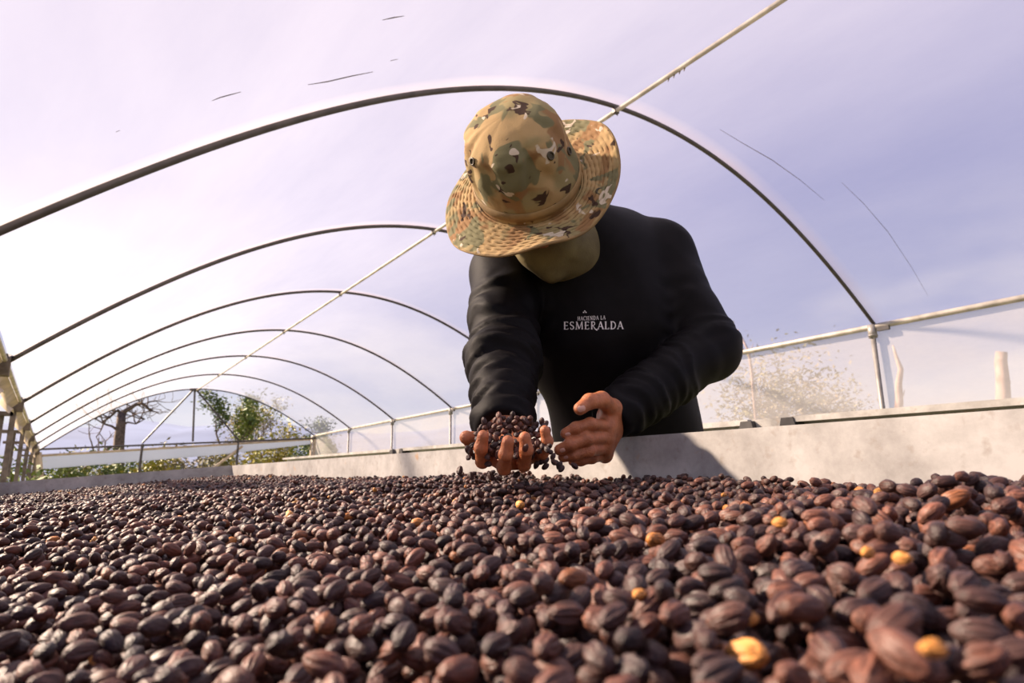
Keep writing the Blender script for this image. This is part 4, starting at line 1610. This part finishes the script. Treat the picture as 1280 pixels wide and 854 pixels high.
# ------------------------------------------------------------------ plants outside
def branchy(b, p, d, L, r, depth, rnd, spread=.55, tips=None):
    n = 4
    pts = [p]
    for k_ in range(n):
        d = (d + Vector((rnd.gauss(0, .16), rnd.gauss(0, .16), rnd.gauss(.03, .12)))).normalized()
        pts.append(pts[-1] + d * (L / n))
    b.tube(pts, [r * (1 - .4 * k_ / n) for k_ in range(n + 1)], 6 if depth > 1 else 4, False)
    if tips is not None and depth <= 2: tips += pts[1:]
    if depth == 0: return
    for k_ in range(rnd.choice((2, 3, 3))):
        q = pts[rnd.choice((2, 3, 4, 4))]
        a = Vector((rnd.gauss(0, 1), rnd.gauss(0, 1), rnd.gauss(.2, .7))).normalized()
        branchy(b, q, (d + a * spread * 1.4).normalized(), L * rnd.uniform(.55, .8), r * .55, depth - 1, rnd, spread, tips)


def leaves(b, pts, n, spread, size, rnd):
    for _ in range(n):
        p = rnd.choice(pts) + Vector((rnd.gauss(0, spread), rnd.gauss(0, spread), rnd.gauss(0, spread)))
        a = Vector((rnd.gauss(0, 1), rnd.gauss(0, 1), rnd.gauss(0, .6))).normalized()
        c = a.cross(Vector((rnd.gauss(0, 1), rnd.gauss(0, 1), 1))).normalized()
        s_ = size * rnd.uniform(.6, 1.3)
        b.add([p - a * s_, p + c * s_ * .4, p + a * s_, p - c * s_ * .4], [(0, 1, 2, 3)])


def tree(name, label, px, py, Y, h, r, seed, leafmat=None, nleaf=0, lsize=.08, lspread=.15, depth=4, lean=(0, 0), spread=.55, cat='tree', group=None, X=None):
    rnd = random.Random(seed)
    p = on_x(px, py, X) if X else on_y(px, py, Y)
    p = Vector((p.x, p.y, ground_z(p.x, p.y) - .1))
    root = empty(name, p)
    tips = []
    part('trunk', M_BARK, root, lambda b: branchy(b, p, Vector((lean[0], lean[1], 1)).normalized(), h * .45, r, depth, rnd, spread, tips), True)
    if nleaf:
        part('foliage', leafmat, root, lambda b: leaves(b, tips, nleaf, lspread, lsize, rnd))
    return tag(root, label, cat, group)


def bush(label, px, py, Y, rad, h, seed, leafmat, n=700, X=None, lsize=.09, group=None):
    rnd = random.Random(seed)
    p = on_x(px, py, X) if X else on_y(px, py, Y)
    top = p.z
    p = Vector((p.x, p.y, ground_z(p.x, p.y) - .05))
    h = top - p.z
    root = empty('bush', p)
    pts = []
    def f(b):
        for k_ in range(12):
            a = rnd.uniform(0, 6.28); q = p + Vector((math.cos(a) * rad * rnd.uniform(.2, .8), math.sin(a) * rad * rnd.uniform(.2, .8), h * rnd.uniform(.55, .95)))
            mid = (p + q) / 2 + Vector((rnd.gauss(0, .05), rnd.gauss(0, .05), .1))
            b.tube([p, mid, q], [.02, .014, .006], 5, False)
            pts.extend([mid, q, (mid + q) / 2, (mid + p) / 2])
    part('stem', M_BARK, root, f)
    part('foliage', leafmat, root, lambda b: leaves(b, pts, n, rad * .26, lsize, rnd))
    return tag(root, label, 'bush', group)


def crooked():
    Y = 30
    rnd = random.Random(5)
    g = on_y(147, 600, Y); g = Vector((g.x, Y, ground_z(g.x, Y) - .1))
    root = empty('bare_tree', g)
    def f(b):
        tr = [g] + [on_y(x, y, Y) for x, y in ((147, 585), (148, 565), (149, 548), (151, 532), (152, 517))]
        b.tube(tr, [.26, .22, .2, .19, .17, .15], 8)
        for path, r in ((((152, 518), (158, 513), (165, 509), (171, 505), (177, 504), (183, 508), (188, 514)), .11), (((152, 518), (147, 513), (143, 516), (137, 522), (130, 526)), .08), (((150, 540), (140, 533), (130, 530), (120, 524)), .06), (((151, 532), (160, 528), (170, 530), (181, 524)), .05)):
            P = [on_y(x, y, Y) for x, y in path]
            b.tube(P, [r * (1 - .6 * i / (len(P) - 1)) for i in range(len(P))], 6)
            for q in P[2:]:
                for _ in range(2):
                    branchy(b, q, Vector((rnd.gauss(0, 1), rnd.gauss(0, .6), rnd.gauss(.3, .7))).normalized(), rnd.uniform(.5, .9), .03, 2, rnd, .7)
    part('trunk', M_BARK, root, f, True)
    tag(root, 'bare crooked tree with a thick bent trunk beyond the open end', 'tree')


crooked()
tree('bare_tree', 'leafless thin tree tangled with twigs left of the crooked tree', 98, 600, 34, 4.2, .13, 9, None, 0, depth=4, spread=.8)
tree('bare_tree', 'low leafless tree at the corner beside the slanting end post', 75, 600, 38, 4.0, .12, 12, None, 0, depth=4, spread=.9)
tree('feathery_tree', 'slender tree with tufts of green leaves behind the king post', 276, 600, 29, 4.3, .09, 21, M_LEAF, 2600, .09, .13, 4, (.0, 0), .5)
tree('feathery_tree', 'thin tree with yellowing leaves behind the right brace', 335, 600, 37, 4.9, .12, 33, M_LEAFY, 2000, .09, .2, 4, (.0, 0), .7)
tree('feathery_tree', 'green leafy tree beside the right corner post of the end frame', 380, 600, 30.5, 3.2, .11, 41, M_LEAF, 2600, .09, .2, 4, (.0, 0), .6)
tree('bare_tree', 'dry twiggy tree between the king post and the right brace', 312, 600, 39, 5.2, .12, 55, M_LEAFD, 1500, .08, .25, 4, (.0, 0), .8)
for i, (px, Y, rad, h, mt, lab) in enumerate([
        (75, 21, .6, 566, M_LEAF, 'dark green bush under the pale sheet by the slanting post'),
        (105, 22, .6, 568, M_LEAFY, 'yellow green bush growing left of the crooked tree'),
        (128, 23, .6, 566, M_LEAF, 'round green bush at the foot of the crooked tree'),
        (165, 21.5, .6, 566, M_LEAF, 'green bush behind the left post of the end frame'),
        (195, 22, .6, 566, M_LEAFY, 'golden bush between the left post and the king post'),
        (222, 23, .7, 566, M_LEAFD, 'dry brown bush below the king post'),
        (250, 22, .7, 566, M_LEAFD, 'dry bush behind the slanting pale plank'),
        (275, 23, .6, 562, M_LEAFY, 'yellow brown bush next to the slanting pale plank'),
        (310, 22, .6, 560, M_LEAFY, 'yellow leafy bush behind the right post of the end frame'),
        (345, 21.5, .7, 532, M_LEAFY, 'tall yellow bush between right post and corner post'),
        (372, 21, .6, 552, M_LEAF, 'dense dark green bush beside the right corner post')]):
    bush(lab, px, h, (20.4, 22.6, 24.8, 27.0)[i % 4], rad * (1, 1.1, 1.2, 1.3)[i % 4], 0, 70 + i, mt, 2200, lsize=.075)
bush('grey green bush seen blurred through the cloudy side wall beside the person', 968, 458, 0, 1.5, 2.4, 101, M_LEAFD, 6000, X=13, lsize=.06)
bush('low dry bush outside the side wall near the wall post', 1035, 486, 0, 1.3, 1.7, 102, M_LEAFD, 4000, X=17.5, lsize=.06)
bush('small green bush outside beyond the open left side', 8, 572, 14, .5, 1.0, 103, M_LEAF, 500)
bush('leafy bush outside the left side next to the last posts', 20, 572, 25, .6, 1.0, 104, M_LEAF, 500)


def stump(label, pts, rs, X):
    P = [on_x(px, py, X) for px, py in pts]
    base = Vector((P[-1].x, P[-1].y, ground_z(P[-1].x, P[-1].y) - .1))
    root = empty('dead_trunk', base)
    part('trunk', M_STUMP, root, lambda b: b.tube([base] + P[::-1], [rs[-1] * 1.2] + rs[::-1], 9), True)
    def f(b):
        q = P[-2]
        b.tube([q, q + Vector((.02, -.05, .06)), q + Vector((.02, -.07, .12))], [rs[1] * .5, rs[1] * .35, rs[1] * .2], 6)
    part('branch_stub', M_STUMP, root, f, True)
    return tag(root, label, 'dead tree')


stump('thin crooked dead trunk standing outside next to the wall post', [(1116, 432), (1121, 448), (1126, 462), (1123, 480), (1124, 500), (1123, 515)], [.012, .022, .032, .04, .046, .05], 8.5)
stump('thick broken off dead trunk standing alone outside the cloudy wall', [(1252, 440), (1251, 452), (1253, 470), (1254, 490), (1254, 510)], [.055, .06, .064, .07, .075], 8.5)
stump('short pointed dead stick poking up beside the person behind the film', [(922, 412), (928, 424), (936, 440), (940, 470)], [.008, .016, .02, .024], 8.5)

print('objects', len(bpy.data.objects))
